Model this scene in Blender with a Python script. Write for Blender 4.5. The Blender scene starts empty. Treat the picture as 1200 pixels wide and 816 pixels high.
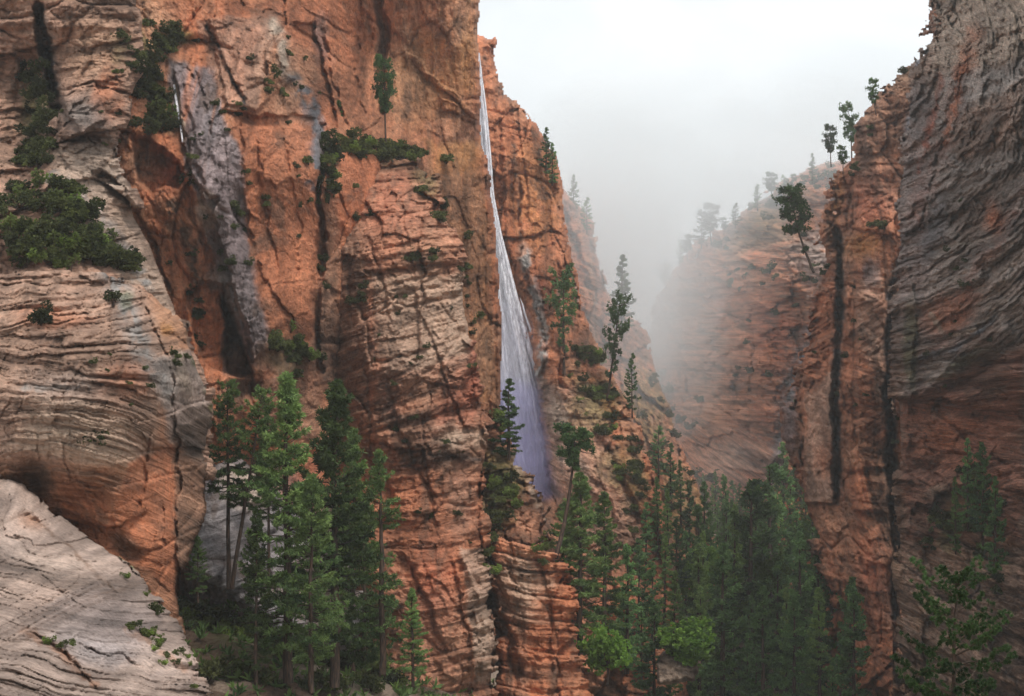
import bpy, math, random
import numpy as np
from mathutils import Vector
S = bpy.context.scene
COL = S.collection
F, CX, CY = 1650.0, 600.0, 408.0
rng = np.random.default_rng(7)

def P(u, v, Y):
    return ((u-CX)/F*Y, Y, (CY-v)/F*Y)

# ------------------------------------------------------------------ noise
_perm = np.random.default_rng(11).permutation(4096).astype(np.int64)
_val = np.random.default_rng(12).random(4096)
def hsh(i, j, seed=0):
    return _val[(_perm[(i + seed*131) & 4095] + j*7 + seed*17) & 4095] if False else _val[_perm[(_perm[(i + seed*131) & 4095] + j) & 4095]]
def vn(x, y, seed=0):
    xi = np.floor(x).astype(np.int64); yi = np.floor(y).astype(np.int64)
    fx = x-xi; fy = y-yi
    fx = fx*fx*fx*(fx*(fx*6-15)+10); fy = fy*fy*fy*(fy*(fy*6-15)+10)
    a = hsh(xi, yi, seed); b = hsh(xi+1, yi, seed); c = hsh(xi, yi+1, seed); d = hsh(xi+1, yi+1, seed)
    return (a+(b-a)*fx+(c-a)*fy+(a-b-c+d)*fx*fy)*2-1
def fbm(x, y, seed=0, o=4, g=.5):
    s = 0; a = 1; n = 0
    for k in range(o):
        s = s+a*vn(x, y, seed+k); n += a; a *= g; x = x*2.03+3.1; y = y*2.03+1.7
    return s/n
def ridge(x, y, seed=0, o=4):
    s = 0; a = 1; n = 0
    for k in range(o):
        s = s+a*(1-2*np.abs(vn(x, y, seed+k))); n += a; a *= .5; x = x*2.03+3.1; y = y*2.03+1.7
    return s/n
def sst(a, b, x):
    t = np.clip((x-a)/(b-a), 0, 1); return t*t*(3-2*t)
def beds(s, t, f, seed, lat=.35):
    """rounded ledges and grooves: s across the beds, t along them, f beds per metre"""
    q = s*f+lat*vn(t*f*.11, s*f*.2, seed)+.6*lat*vn(t*f*.4, s*f*.4, seed+1)
    i = np.floor(q).astype(np.int64); fr = q-i
    la = np.floor(t*f*.05+5*hsh(i, i*0+3, seed+2)).astype(np.int64)
    h0 = hsh(i, la, seed+3); h1 = hsh(i+1, la, seed+3)
    st = h0+(h1-h0)*sst(.78, 1, fr)
    bul = np.sqrt(np.clip(4*fr*(1-fr), 0, 1))
    return (st-.5)+.45*(bul-.8), i
def crossbeds(x, z, f, seed, setth=6., ang=.35, base=0.):
    """cross-bedded sandstone: thick sets, each with its own dip"""
    q = (z-base*x)/setth+.5*vn(x*.03, z*.05, seed+20)
    i = np.floor(q).astype(np.int64); fr = q-i
    th = (hsh(i, i*0+1, seed+21)-.5)*2*ang+base
    cur = (hsh(i, i*0+5, seed+22)-.5)*.02
    s = z-x*np.tan(th)+cur*(x+8*hsh(i, i*0+9, seed))**2
    b, _ = beds(s, x, f, seed)
    b2, _ = beds(s, x, f*3.1, seed+5)
    groove = -np.exp(-(np.minimum(fr, 1-fr)*setth/.35)**2)
    return b+.3*b2+.5*groove+.5*(hsh(i, i*0+7, seed)-.5), s
def blocks(x, z, wx, wz, seed, tilt=.5):
    x = x/wx; z = z/wz
    x, z = x+.25*fbm(x*1.3, z*1.3, seed+9, 3), z+.25*fbm(x*1.3+9, z*1.3, seed+12, 3)
    xi = np.floor(x).astype(np.int64); zi = np.floor(z).astype(np.int64)
    f1 = np.full(x.shape, 9.); f2 = np.full(x.shape, 9.); v = np.zeros(x.shape)
    for dx in (-1, 0, 1):
        for dz in (-1, 0, 1):
            a = xi+dx; b = zi+dz
            px = a+.1+.8*hsh(a, b, seed); pz = b+.1+.8*hsh(a, b, seed+1)
            d = np.abs(x-px)**1.6+np.abs(z-pz)**1.6
            val = hsh(a, b, seed+2)-.5+tilt*((hsh(a, b, seed+3)-.5)*(x-px)+(hsh(a, b, seed+4)-.5)*(z-pz))*2
            m = d < f1
            f2 = np.where(m, f1, np.minimum(f2, d)); v = np.where(m, val, v); f1 = np.where(m, d, f1)
    crack = np.exp(-((f2-f1)/.06)**2)
    return v-.35*crack
def tps(pts, U, V):
    p = np.array([(a/100, b/100) for a, b, c in pts]); w = np.array([c for a, b, c in pts], float)
    n = len(p)
    def k(r2): return .5*r2*np.log(r2+1e-9)
    K = k(((p[:, None]-p[None])**2).sum(-1))+np.eye(n)*.15
    Pm = np.c_[np.ones(n), p]
    A = np.block([[K, Pm], [Pm.T, np.zeros((3, 3))]])
    sol = np.linalg.solve(A, np.r_[w, 0, 0, 0])
    u = U/100; v = V/100
    out = sol[n]+sol[n+1]*u+sol[n+2]*v
    for i in range(n): out = out+sol[i]*k((u-p[i, 0])**2+(v-p[i, 1])**2)
    return out
def seg_d(a, b, U, V):
    ax, ay = a; bx, by = b; dx = bx-ax; dy = by-ay
    t = np.clip(((U-ax)*dx+(V-ay)*dy)/(dx*dx+dy*dy+1e-9), 0, 1)
    return np.hypot(U-ax-t*dx, V-ay-t*dy)
def sdist(poly, U, V):
    d = np.full(U.shape, 1e9); ins = np.zeros(U.shape, bool); n = len(poly)
    for i in range(n):
        a = poly[i]; b = poly[(i+1) % n]
        d = np.minimum(d, seg_d(a, b, U, V))
        c = ((a[1] > V) != (b[1] > V)) & (U < (b[0]-a[0])*(V-a[1])/((b[1]-a[1])+1e-9)+a[0])
        ins ^= c
    return np.where(ins, d, -d)
def feat(ft, U, V, carved=False):
    """0..1 weight of a drawn feature"""
    k = ft[0]
    if k == 'b':
        _, cx, cy, rx, ry, an = ft[:6]
        c, s = math.cos(math.radians(an)), math.sin(math.radians(an))
        x = ((U-cx)*c+(V-cy)*s)/rx; y = (-(U-cx)*s+(V-cy)*c)/ry
        return np.exp(-(x*x+y*y)**1.3)
    if k == 'p':
        return sst(-ft[2]*.5, ft[2]*.5, sdist(ft[1], U, V))
    if k == 'l':
        d = np.full(U.shape, 1e9)
        for i in range(len(ft[1])-1): d = np.minimum(d, seg_d(ft[1][i], ft[1][i+1], U, V))
        if not carved: return np.exp(-(d/ft[2])**2)*(.55+.9*sst(-.4, .4, fbm(U/9, V/9, 77, 3)))
        return np.exp(-(d/ft[2])**2)
    if k == 'g':
        d = np.full(U.shape, 1e9)
        for i in range(len(ft[1])-1): d = np.minimum(d, seg_d(ft[1][i], ft[1][i+1], U, V))
        return np.exp(-(d/(ft[2]*(.85+.55*fbm(U/20+3, V/26, 55, 3))))**4)
def crack(ft, U, V):
    """a fault line: narrow broken groove and a one-sided step that dies away"""
    pts, w = ft[1], ft[2]; sd = int(pts[0][0]*7+pts[0][1]) % 60
    U = U+3.5*fbm(U/14, V/14, sd+200, 4); V = V+3.5*fbm(U/14+5, V/14, sd+210, 4)
    d = np.full(U.shape, 1e9); sg = np.zeros(U.shape); ta = np.zeros(U.shape); n = len(pts)-1
    for i in range(n):
        (ax, ay), (bx, by) = pts[i], pts[i+1]; dx = bx-ax; dy = by-ay; L2 = dx*dx+dy*dy
        t = np.clip(((U-ax)*dx+(V-ay)*dy)/L2, 0, 1); dd = np.hypot(U-ax-t*dx, V-ay-t*dy); m = dd < d
        d = np.where(m, dd, d); sg = np.where(m, dx*(V-ay)-dy*(U-ax), sg); ta = np.where(m, (i+t)/n, ta)
    tp = np.clip(4*ta*(1-ta)*2.2, 0, 1); br = sst(-.55, .15, fbm(U/16, V/16, sd+220, 3))
    ww = max(w*.42, .9)*(.6+.5*vn(U/12, V/12, sd)+.3)
    return tp*(br*.8*np.exp(-(d/ww)**2)+.55*np.where(sg > 0, np.exp(-d/(4.5*w+4)), 0)*(1-np.exp(-(d/1.2)**2)))

# ------------------------------------------------------------------ colours (linear albedo)
C = dict(orange=(.49, .178, .088), red=(.42, .13, .075), deep=(.30, .085, .045), tan=(.46, .28, .175), pink=(.42, .27, .20),
         pale=(.52, .40, .31), cream=(.62, .47, .35), grey=(.30, .27, .25), blue=(.25, .26, .29), slate=(.17, .165, .18), dark=(.055, .045, .042),
         brown=(.13, .08, .055), moss=(.10, .115, .035), green=(.13, .17, .04), gold=(.56, .26, .09), mauve=(.16, .13, .19), umber=(.22, .125, .085))
C = {k: np.array(v) for k, v in C.items()}

# ------------------------------------------------------------------ materials
def mat(name):
    m = bpy.data.materials.new(name); m.use_nodes = True
    nt = m.node_tree; nt.nodes.clear()
    out = nt.nodes.new('ShaderNodeOutputMaterial')
    return m, nt, out
def N(nt, t, **kw):
    n = nt.nodes.new(t)
    for k, v in kw.items():
        if k.startswith('_'): setattr(n, k[1:], v)
        else: n.inputs[k.replace('__', ' ')].default_value = v
    return n
def rock_material(name, scale=1., rough=.85, bump=1., bedw=1.):
    m, nt, out = mat(name); L = nt.links.new
    bs = N(nt, 'ShaderNodeBsdfPrincipled', Roughness=rough); bs.inputs['Specular IOR Level'].default_value = .25
    col = N(nt, 'ShaderNodeAttribute', _attribute_name='col'); bed = N(nt, 'ShaderNodeAttribute', _attribute_name='bed')
    geo = N(nt, 'ShaderNodeNewGeometry')
    mp = N(nt, 'ShaderNodeMapping'); mp.inputs['Scale'].default_value = (4.5*scale, 1.1*scale, 1)
    L(bed.outputs['Vector'], mp.inputs['Vector'])
    nb = N(nt, 'ShaderNodeTexNoise', Scale=1., Detail=5., Roughness=.65); L(mp.outputs[0], nb.inputs['Vector'])
    ns = N(nt, 'ShaderNodeTexNoise', Scale=2.2*scale, Detail=8., Roughness=.68); L(geo.outputs['Position'], ns.inputs['Vector'])
    vo = N(nt, 'ShaderNodeTexVoronoi', Scale=1.1*scale, _feature='DISTANCE_TO_EDGE'); L(geo.outputs['Position'], vo.inputs['Vector'])
    # colour: attribute x fine grain
    r1 = N(nt, 'ShaderNodeMapRange'); r1.inputs[1].default_value = .25; r1.inputs[2].default_value = .75; r1.inputs[3].default_value = .62; r1.inputs[4].default_value = 1.36
    L(ns.outputs[0], r1.inputs[0])
    r2 = N(nt, 'ShaderNodeMapRange'); r2.inputs[1].default_value = .3; r2.inputs[2].default_value = .7; r2.inputs[3].default_value = 1-.28*bedw; r2.inputs[4].default_value = 1+.22*bedw
    L(nb.outputs[0], r2.inputs[0])
    mu = N(nt, 'ShaderNodeMath', _operation='MULTIPLY'); L(r1.outputs[0], mu.inputs[0]); L(r2.outputs[0], mu.inputs[1])
    vm = N(nt, 'ShaderNodeVectorMath', _operation='SCALE'); L(col.outputs['Color'], vm.inputs[0]); L(mu.outputs[0], vm.inputs['Scale'])
    L(vm.outputs[0], bs.inputs['Base Color'])
    vr = N(nt, 'ShaderNodeMapRange'); vr.inputs[1].default_value = 0; vr.inputs[2].default_value = .08; vr.inputs[3].default_value = -.12; vr.inputs[4].default_value = 0
    L(vo.outputs['Distance'], vr.inputs[0])
    a1 = N(nt, 'ShaderNodeMath', _operation='MULTIPLY_ADD'); L(nb.outputs[0], a1.inputs[0]); a1.inputs[1].default_value = 1.1*bedw; L(ns.outputs[0], a1.inputs[2])
    a2 = N(nt, 'ShaderNodeMath', _operation='ADD'); L(a1.outputs[0], a2.inputs[0]); L(vr.outputs[0], a2.inputs[1])
    bp = N(nt, 'ShaderNodeBump', Strength=.9, Distance=.45*bump/scale); L(a2.outputs[0], bp.inputs['Height'])
    L(bp.outputs[0], bs.inputs['Normal']); L(bs.outputs[0], out.inputs['Surface'])
    return m
def leaf_material(name, trans=.35):
    m, nt, out = mat(name); L = nt.links.new
    col = N(nt, 'ShaderNodeAttribute', _attribute_name='col')
    d = N(nt, 'ShaderNodeBsdfPrincipled', Roughness=.6); d.inputs['Specular IOR Level'].default_value = .25
    t = N(nt, 'ShaderNodeBsdfTranslucent'); mx = N(nt, 'ShaderNodeMixShader', Fac=trans)
    oi = N(nt, 'ShaderNodeObjectInfo')
    hs = N(nt, 'ShaderNodeHueSaturation', Saturation=.9 if name == 'pine_needles' else .95); mr = N(nt, 'ShaderNodeMapRange'); mr.inputs[3].default_value = .5; mr.inputs[4].default_value = 1.45
    L(oi.outputs['Random'], mr.inputs[0]); L(mr.outputs[0], hs.inputs['Value']); L(col.outputs['Color'], hs.inputs['Color'])
    L(hs.outputs[0], d.inputs['Base Color']); L(hs.outputs[0], t.inputs['Color'])
    L(d.outputs[0], mx.inputs[1]); L(t.outputs[0], mx.inputs[2]); L(mx.outputs[0], out.inputs['Surface'])
    return m
def bark_material():
    m, nt, out = mat('pine_bark'); L = nt.links.new
    tc = N(nt, 'ShaderNodeNewGeometry'); mp = N(nt, 'ShaderNodeMapping'); mp.inputs['Scale'].default_value = (6, 6, 1.2); L(tc.outputs['Position'], mp.inputs[0])
    n = N(nt, 'ShaderNodeTexNoise', Scale=1.5, Detail=6.); L(mp.outputs[0], n.inputs['Vector'])
    cr = N(nt, 'ShaderNodeValToRGB'); cr.color_ramp.elements[0].position = .35; cr.color_ramp.elements[1].position = .7
    cr.color_ramp.elements[0].color = (.02, .014, .01, 1); cr.color_ramp.elements[1].color = (.115, .066, .043, 1)
    L(n.outputs[0], cr.inputs[0])
    b = N(nt, 'ShaderNodeBsdfPrincipled', Roughness=.9); L(cr.outputs[0], b.inputs['Base Color'])
    bp = N(nt, 'ShaderNodeBump', Strength=.8, Distance=.08); L(n.outputs[0], bp.inputs['Height']); L(bp.outputs[0], b.inputs['Normal'])
    L(b.outputs[0], out.inputs['Surface']); return m
M_ROCK = rock_material('weathered_sandstone')
M_ROCKN = rock_material('near_slickrock', 2.0, .8, 1.0)
M_SWEPT = rock_material('swept_sandstone', 1.1, .8, 1.3, 1.8)
M_ROCKF = rock_material('distant_sandstone', .55, .9, 1.0)
M_LEAF = leaf_material('pine_needles', .3); M_BROAD = leaf_material('broad_leaves', .45); M_BARK = bark_material()

def new_mesh(name, verts, faces, m=None, col=None, bed=None, smooth=True):
    """faces: (n,k) int array"""
    me = bpy.data.meshes.new(name); nf, k = faces.shape
    me.vertices.add(len(verts)); me.vertices.foreach_set('co', np.ascontiguousarray(verts, np.float32).ravel())
    me.loops.add(nf*k); me.loops.foreach_set('vertex_index', np.ascontiguousarray(faces, np.int32).ravel())
    me.polygons.add(nf); me.polygons.foreach_set('loop_start', np.arange(0, nf*k, k, dtype=np.int32))
    me.polygons.foreach_set('use_smooth', np.full(nf, smooth))
    if col is not None:
        a = me.attributes.new('col', 'FLOAT_COLOR', 'POINT'); a.data.foreach_set('color', np.c_[col, np.ones(len(col))].astype(np.float32).ravel())
    if bed is not None:
        a = me.attributes.new('bed', 'FLOAT_VECTOR', 'POINT'); a.data.foreach_set('vector', bed.astype(np.float32).ravel())
    me.update(calc_edges=True); me.validate()
    if m: me.materials.append(m)
    return me
def link(name, me, parent=None, **props):
    o = bpy.data.objects.new(name, me); COL.objects.link(o)
    if parent: o.parent = parent
    for k, v in props.items(): o[k] = v
    return o

# ------------------------------------------------------------------ cliffs
FORMS = []
RELK = 1.45
def cliff(name, label, poly, depth, mk_rel, paint, carve, step=1.35, roll=3., mt=None, umin=-190, umax=1400, vmin=-110, vmax=875, warp=5., edge=.35, thick=30., seed=0, col0='orange', flat=False):
    pu = [p[0] for p in poly]; pv = [p[1] for p in poly]
    u0, u1 = max(umin, min(pu)-6), min(umax, max(pu)+6); v0, v1 = max(vmin, min(pv)-6), min(vmax, max(pv)+6)
    us = np.arange(u0, u1+step, step); vs = np.arange(v0, v1+step, step)
    U, V = np.meshgrid(us, vs)
    D = tps(depth, U, V)
    x = (U-CX)/F*D; z = (CY-V)/F*D
    m = F/D                                    # px per metre
    wu = U+warp*fbm(U/38, V/38, seed+40, 4); wv = V+warp*fbm(U/38+7, V/38+3, seed+50, 4)
    rel, s, t = mk_rel(x, z, wu, wv)
    hu = wu+2.2*fbm(U/8, V/8, seed+95, 3); hv = wv+2.2*fbm(U/8+4, V/8, seed+96, 3)
    for ft in carve: rel = rel-ft[-1]*(crack(ft, wu, wv) if ft[0] == 'l' else feat(ft, hu, hv, True))
    d = (sdist(poly, U, V)/m)+edge*np.clip(rel, -1.2, 1.2)+edge*1.2*fbm(x*.35, z*.35, seed+60, 4)
    R = roll
    k = np.clip(d/R, 0, 1)
    back = R*.8*(1-np.sqrt(1-(1-k)**2+1e-9))
    back = back+np.clip(-d*m, 0, 3.2)/3.2*thick
    Dd = D-rel+back
    X = (U-CX)/F*Dd; Z = (CY-V)/F*Dd
    # colour
    n1 = fbm(x*.06, z*.06, seed+70, 5, .6)[..., None]; n2 = fbm(x*.35, z*.12, seed+75, 5, .6)[..., None]
    c = C[col0]*(1+.3*n1)
    c = c+(C['tan']-c)*np.clip(.12+n2*.75, 0, .7)
    st = fbm(x*.45, z*.035, seed+80, 4, .6)[..., None]+.4*n1
    c = c+(C['umber']-c)*sst(.2, .7, st)*.6
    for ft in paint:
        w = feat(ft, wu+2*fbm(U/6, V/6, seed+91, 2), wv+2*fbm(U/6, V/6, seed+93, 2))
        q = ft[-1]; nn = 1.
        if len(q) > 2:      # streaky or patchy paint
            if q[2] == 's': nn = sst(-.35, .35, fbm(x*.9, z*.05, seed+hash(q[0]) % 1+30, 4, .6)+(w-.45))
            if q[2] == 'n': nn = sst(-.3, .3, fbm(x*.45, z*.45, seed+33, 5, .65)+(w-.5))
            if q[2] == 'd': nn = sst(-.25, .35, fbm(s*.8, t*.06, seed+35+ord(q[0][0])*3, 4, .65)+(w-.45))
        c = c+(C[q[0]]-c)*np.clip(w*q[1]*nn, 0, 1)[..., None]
    bedv = fbm(s*1.1, t*.1, seed+97, 4, .7)[..., None]
    mott = fbm(x*1.7, z*1.7, seed+99, 4, .7)[..., None]; var = sst(.12, .5, fbm(x*.8+2*n1[..., 0], z*.35, seed+89, 5, .65))[..., None]
    c = c*np.exp(1.0*bedv+.5*mott)*1.12
    c = c+(C['brown']-c)*var*.6
    c = c*np.exp(.55*fbm(x*.18+4, z*.11, seed+66, 5, .6))[..., None]
    mxc = c.max(-1, keepdims=True); c = c*np.where(mxc > .55, (.55+(mxc-.55)*.3)/mxc, 1)
    c = np.clip(c, .012, .8)
    keep = (-d*m < 3.6)
    ny, nx = U.shape
    idx = np.arange(ny*nx).reshape(ny, nx)
    q = np.stack([idx[:-1, :-1], idx[1:, :-1], idx[1:, 1:], idx[:-1, 1:]], -1)
    ok = keep[:-1, :-1] & keep[1:, :-1] & keep[1:, 1:] & keep[:-1, 1:]
    f = q[ok]
    used = np.zeros(ny*nx, bool); used[f.ravel()] = True
    remap = np.cumsum(used)-1
    verts = np.stack([X, Dd, Z], -1).reshape(-1, 3)[used]
    me = new_mesh(name, verts, remap[f], mt or M_ROCK, c.reshape(-1, 3)[used], np.stack([s, t, s*0], -1).reshape(-1, 3)[used])
    o = link(name, me, kind='structure', label=label)
    FORMS.append((u0, v0, step, np.where(d > 0, Dd, 1e9)))
    return o
def hit(u, v, off=0.):
    best = 1e9
    for u0, v0, st, Dd in FORMS:
        i = int(round((v-v0)/st)); j = int(round((u-u0)/st))
        if 0 <= i < Dd.shape[0] and 0 <= j < Dd.shape[1]: best = min(best, Dd[i, j])
    return best if best < 1e8 else None

def rel_generic(seed, bed=.35, f=1.1, setth=5., ang=.3, base=0., blk=.8, bw=(3., 5.), flute=0., big=1.2, fine=.18, small=.25):
    def g(x, z, u, v):
        cb, s = crossbeds(x+.6*fbm(x*.2, z*.2, seed+2, 3), z+.35*fbm(x*.15, z*.4, seed+4, 3), f, seed, setth, ang, base)
        msk = sst(-.5, .3, fbm(x*.07, z*.09, seed+8, 3))
        r = bed*cb*(.35+.65*msk)
        r = r+big*fbm(x*.07, z*.05, seed+1, 4)
        if blk: r = r+blk*blocks(x, z, bw[0], bw[1], seed+3, 1.3)+small*blocks(x, z, bw[0]*.33, bw[1]*.3, seed+6, 1.2)
        if flute: r = r+flute*ridge(x*.22+.3*vn(x*.05, z*.03, seed), z*.02, seed+11, 4)
        r = r+fine*1.5*fbm(x*1.3, z*1.3, seed+15, 4, .65)+fine*1.2*ridge(x*.6, z*.35, seed+17, 5)+.5*small*blocks(x, z, bw[0]*.13, bw[1]*.11, seed+19)
        r = r*RELK
        return r, s, x
    return g

# A: pale slickrock slope, bottom left
def relA(x, z, u, v):
    uc, vc = 40, 640
    rr = np.hypot((u-uc)*.75, (v-vc)*1.5)
    s = (.5*(v-u*.55)+.35*rr)*.035+.5*fbm(x*.3, z*.3, 5, 3)
    b, _ = beds(s, x, 1.3, 3); b2, _ = beds(s, x, 4.2, 7)
    msk = sst(-.3, .3, fbm(x*.15, z*.2, 71, 3))
    b3, _ = beds(s, x, 9., 8); tgt = sst(-.2, .2, fbm(x*.25+3, z*.3, 73, 3))
    return .8*b*(.2+.8*msk)+.5*b2*(.4+.8*tgt)+.13*b3+.12*ridge(x*1.5, z*1.5, 74, 4)+1.1*fbm(x*.15, z*.15, 9, 4)+.5*blocks(x, z, 4, 2.2, 21)+.16*blocks(x, z, 1.1, .7, 25)+.12*fbm(x*2, z*2, 4, 4, .65), s, x
cliff('slickrock_slope', 'pale swirled slickrock slope in the lower left corner below the layered dome',
      [(-220, 520), (28, 566), (75, 612), (130, 650), (172, 690), (198, 716), (216, 750), (232, 788), (250, 840), (270, 960), (-220, 960)],
      [(0, 600, 62), (70, 625, 62), (200, 715, 62), (240, 780, 54), (0, 800, 40), (120, 700, 54), (120, 800, 45), (0, 700, 50), (260, 880, 46), (-61, 900, 34), (180, 760, 53)],
      relA,
      [('p', [(-220, 500), (300, 500), (300, 900), (-220, 900)], 4, ('pink', .8)), ('p', [(-220, 500), (300, 500), (300, 960), (-220, 960)], 4, ('grey', .6)), ('b', 60, 670, 60, 40, 0, ('pale', .5, 'd')), ('p', [(-220, 500), (300, 500), (300, 960), (-220, 960)], 4, ('umber', .6, 'd')), ('b', 170, 740, 60, 40, 30, ('umber', .5, 'n')), ('b', 110, 765, 80, 22, 12, ('slate', .6, 'n')), ('b', 60, 700, 90, 30, 10, ('pink', .6, 'd')), ('p', [(-220, 500), (300, 500), (300, 960), (-220, 960)], 4, ('umber', .4, 'n')), ('p', [(-220, 500), (300, 500), (300, 960), (-220, 960)], 4, ('grey', .3)), ('b', 140, 740, 110, 60, 20, ('slate', .35, 'n')),
       ('l', [(28, 740), (70, 765), (110, 800)], 8, ('umber', .7, 'n')), ('l', [(28, 600), (80, 640), (130, 690)], 2.2, ('brown', .7)), ('l', [(110, 625), (160, 665), (190, 700)], 3, ('moss', .6, 'n')),
       ('l', [(150, 735), (200, 770), (235, 800)], 7, ('umber', .5, 'n')), ('b', 35, 610, 16, 9, 20, ('umber', .8))],
      [('l', [(28, 655), (70, 690), (110, 720)], 2.0, .35), ('l', [(28, 735), (80, 770), (120, 810)], 4, .8), ('l', [(90, 755), (135, 768), (170, 784)], 3, .7), ('l', [(100, 620), (150, 662), (190, 700)], 2, .5), ('b', 35, 607, 14, 5, 20, .8)],
      mt=M_ROCKN, roll=2., col0='pale', seed=101, thick=16)

# B: layered dome
def relB(x, z, u, v):
    # sets swoop: shallow arcs on the left, rising to the right at the bottom
    a = sst(430, 520, v+.15*u)
    s1 = (v-.10*(u-28)+.0011*(u-60)**2)*.0425
    s2 = (v+.0019*(u-20)**2*-1+.10*u)*.0425
    s3 = (v+.22*u)*.0425
    top = sst(400, 385, v+.2*(u-100))
    s = s1*(1-a)+s2*a; s = s*(1-top*.6)+s3*top*.6
    s = -s+.35*fbm(x*.2, z*.5, 31, 4)
    b, _ = beds(s, x, .95, 13); b2, _ = beds(s, x, 2.6, 17); b3, _ = beds(s, x, 6., 18)
    right = sst(150, 205, u)
    smooth = feat(('p', [(140, 560), (210, 520), (215, 720), (90, 640), (28, 600), (28, 570), (90, 600)], 14), u, v)
    bm = (1-.8*right)*(1-.85*smooth)*(.45+.55*sst(-.5, .2, fbm(x*.12, z*.2, 77, 3)))
    return bm*(1.*b+.6*b2+.3*b3)+.22*blocks(x, z, .9, 1.1, 26)+1.*fbm(x*.1, z*.08, 19, 4)+(.25+.5*right)*blocks(x, z, 2.6, 3.4, 23)+.12*fbm(x*1.6, z*1.6, 24, 4, .6)+.35*right*ridge(x*.3, z*.1, 28, 4), s, x
cliff('layered_dome', 'rounded orange and cream sandstone dome with swooping thin layers on the left edge',
      [(-220, 305), (28, 318), (70, 312), (120, 318), (155, 322), (178, 345), (215, 388), (233, 430), (242, 500), (240, 560), (236, 610), (222, 650), (206, 690), (206, 800), (-220, 800)],
      [(0, 320, 76), (100, 330, 75), (0, 420, 70), (100, 430, 68), (180, 450, 70), (170, 360, 76), (232, 500, 79), (235, 600, 80), (0, 540, 68), (110, 540, 66), (0, 640, 72), (60, 620, 71), (150, 620, 70), (200, 640, 72), (150, 760, 70), (0, 760, 72)],
      relB,
      [('p', [(-220, 280), (260, 280), (260, 800), (-220, 800)], 4, ('tan', .35)), ('p', [(-220, 300), (160, 310), (200, 420), (180, 540), (-220, 560)], 20, ('pink', .8)), ('b', 80, 450, 80, 30, 0, ('grey', .35, 'd')), ('b', 60, 372, 60, 16, 0, ('orange', .6, 'd')), ('b', 150, 440, 40, 30, 0, ('orange', .5, 'd')),
       ('b', 90, 520, 90, 50, 8, ('cream', .6, 'd')), ('b', 100, 590, 80, 20, 10, ('orange', .65)), ('p', [(150, 545), (206, 520), (206, 700), (160, 660), (90, 630), (28, 590), (60, 585), (130, 615)], 8, ('orange', .95)),
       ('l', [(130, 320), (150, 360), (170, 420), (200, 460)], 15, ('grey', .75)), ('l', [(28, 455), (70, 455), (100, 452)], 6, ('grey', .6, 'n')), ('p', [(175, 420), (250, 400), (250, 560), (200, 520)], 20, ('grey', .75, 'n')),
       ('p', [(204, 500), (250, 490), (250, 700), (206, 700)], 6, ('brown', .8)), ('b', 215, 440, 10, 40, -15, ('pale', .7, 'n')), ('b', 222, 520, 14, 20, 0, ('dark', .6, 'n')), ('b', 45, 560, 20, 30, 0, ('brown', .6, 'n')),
       ('b', 150, 350, 10, 14, 0, ('moss', .5, 'n')), ('b', 190, 600, 10, 50, 0, ('brown', .35, 's')), ('b', 197, 385, 7, 8, 0, ('gold', .8)), ('b', 150, 640, 26, 14, 30, ('umber', .8, 'n')), ('b', 155, 560, 50, 16, -20, ('brown', .5, 'd')), ('l', [(234, 420), (250, 480), (252, 540)], 6, ('moss', .8, 'n'))],
      [('l', [(206, 470), (209, 560), (207, 700)], 3, 1.0), ('l', [(40, 600), (90, 614), (140, 618), (175, 600)], 3, 1.4), ('b', 38, 565, 22, 26, 0, 2.4), ('l', [(130, 322), (132, 360), (131, 392)], 2.5, .8), ('l', [(100, 445), (150, 455), (190, 472)], 3, .9),
       ('l', [(155, 322), (182, 380), (205, 450), (200, 500)], 3, .7), ('l', [(178, 500), (170, 560), (165, 600)], 4, .7), ('b', 150, 645, 22, 10, 30, 1.), ('l', [(192, 590), (195, 620), (193, 640)], 2.2, .6)],
      roll=4., seed=201, thick=26)

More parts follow.
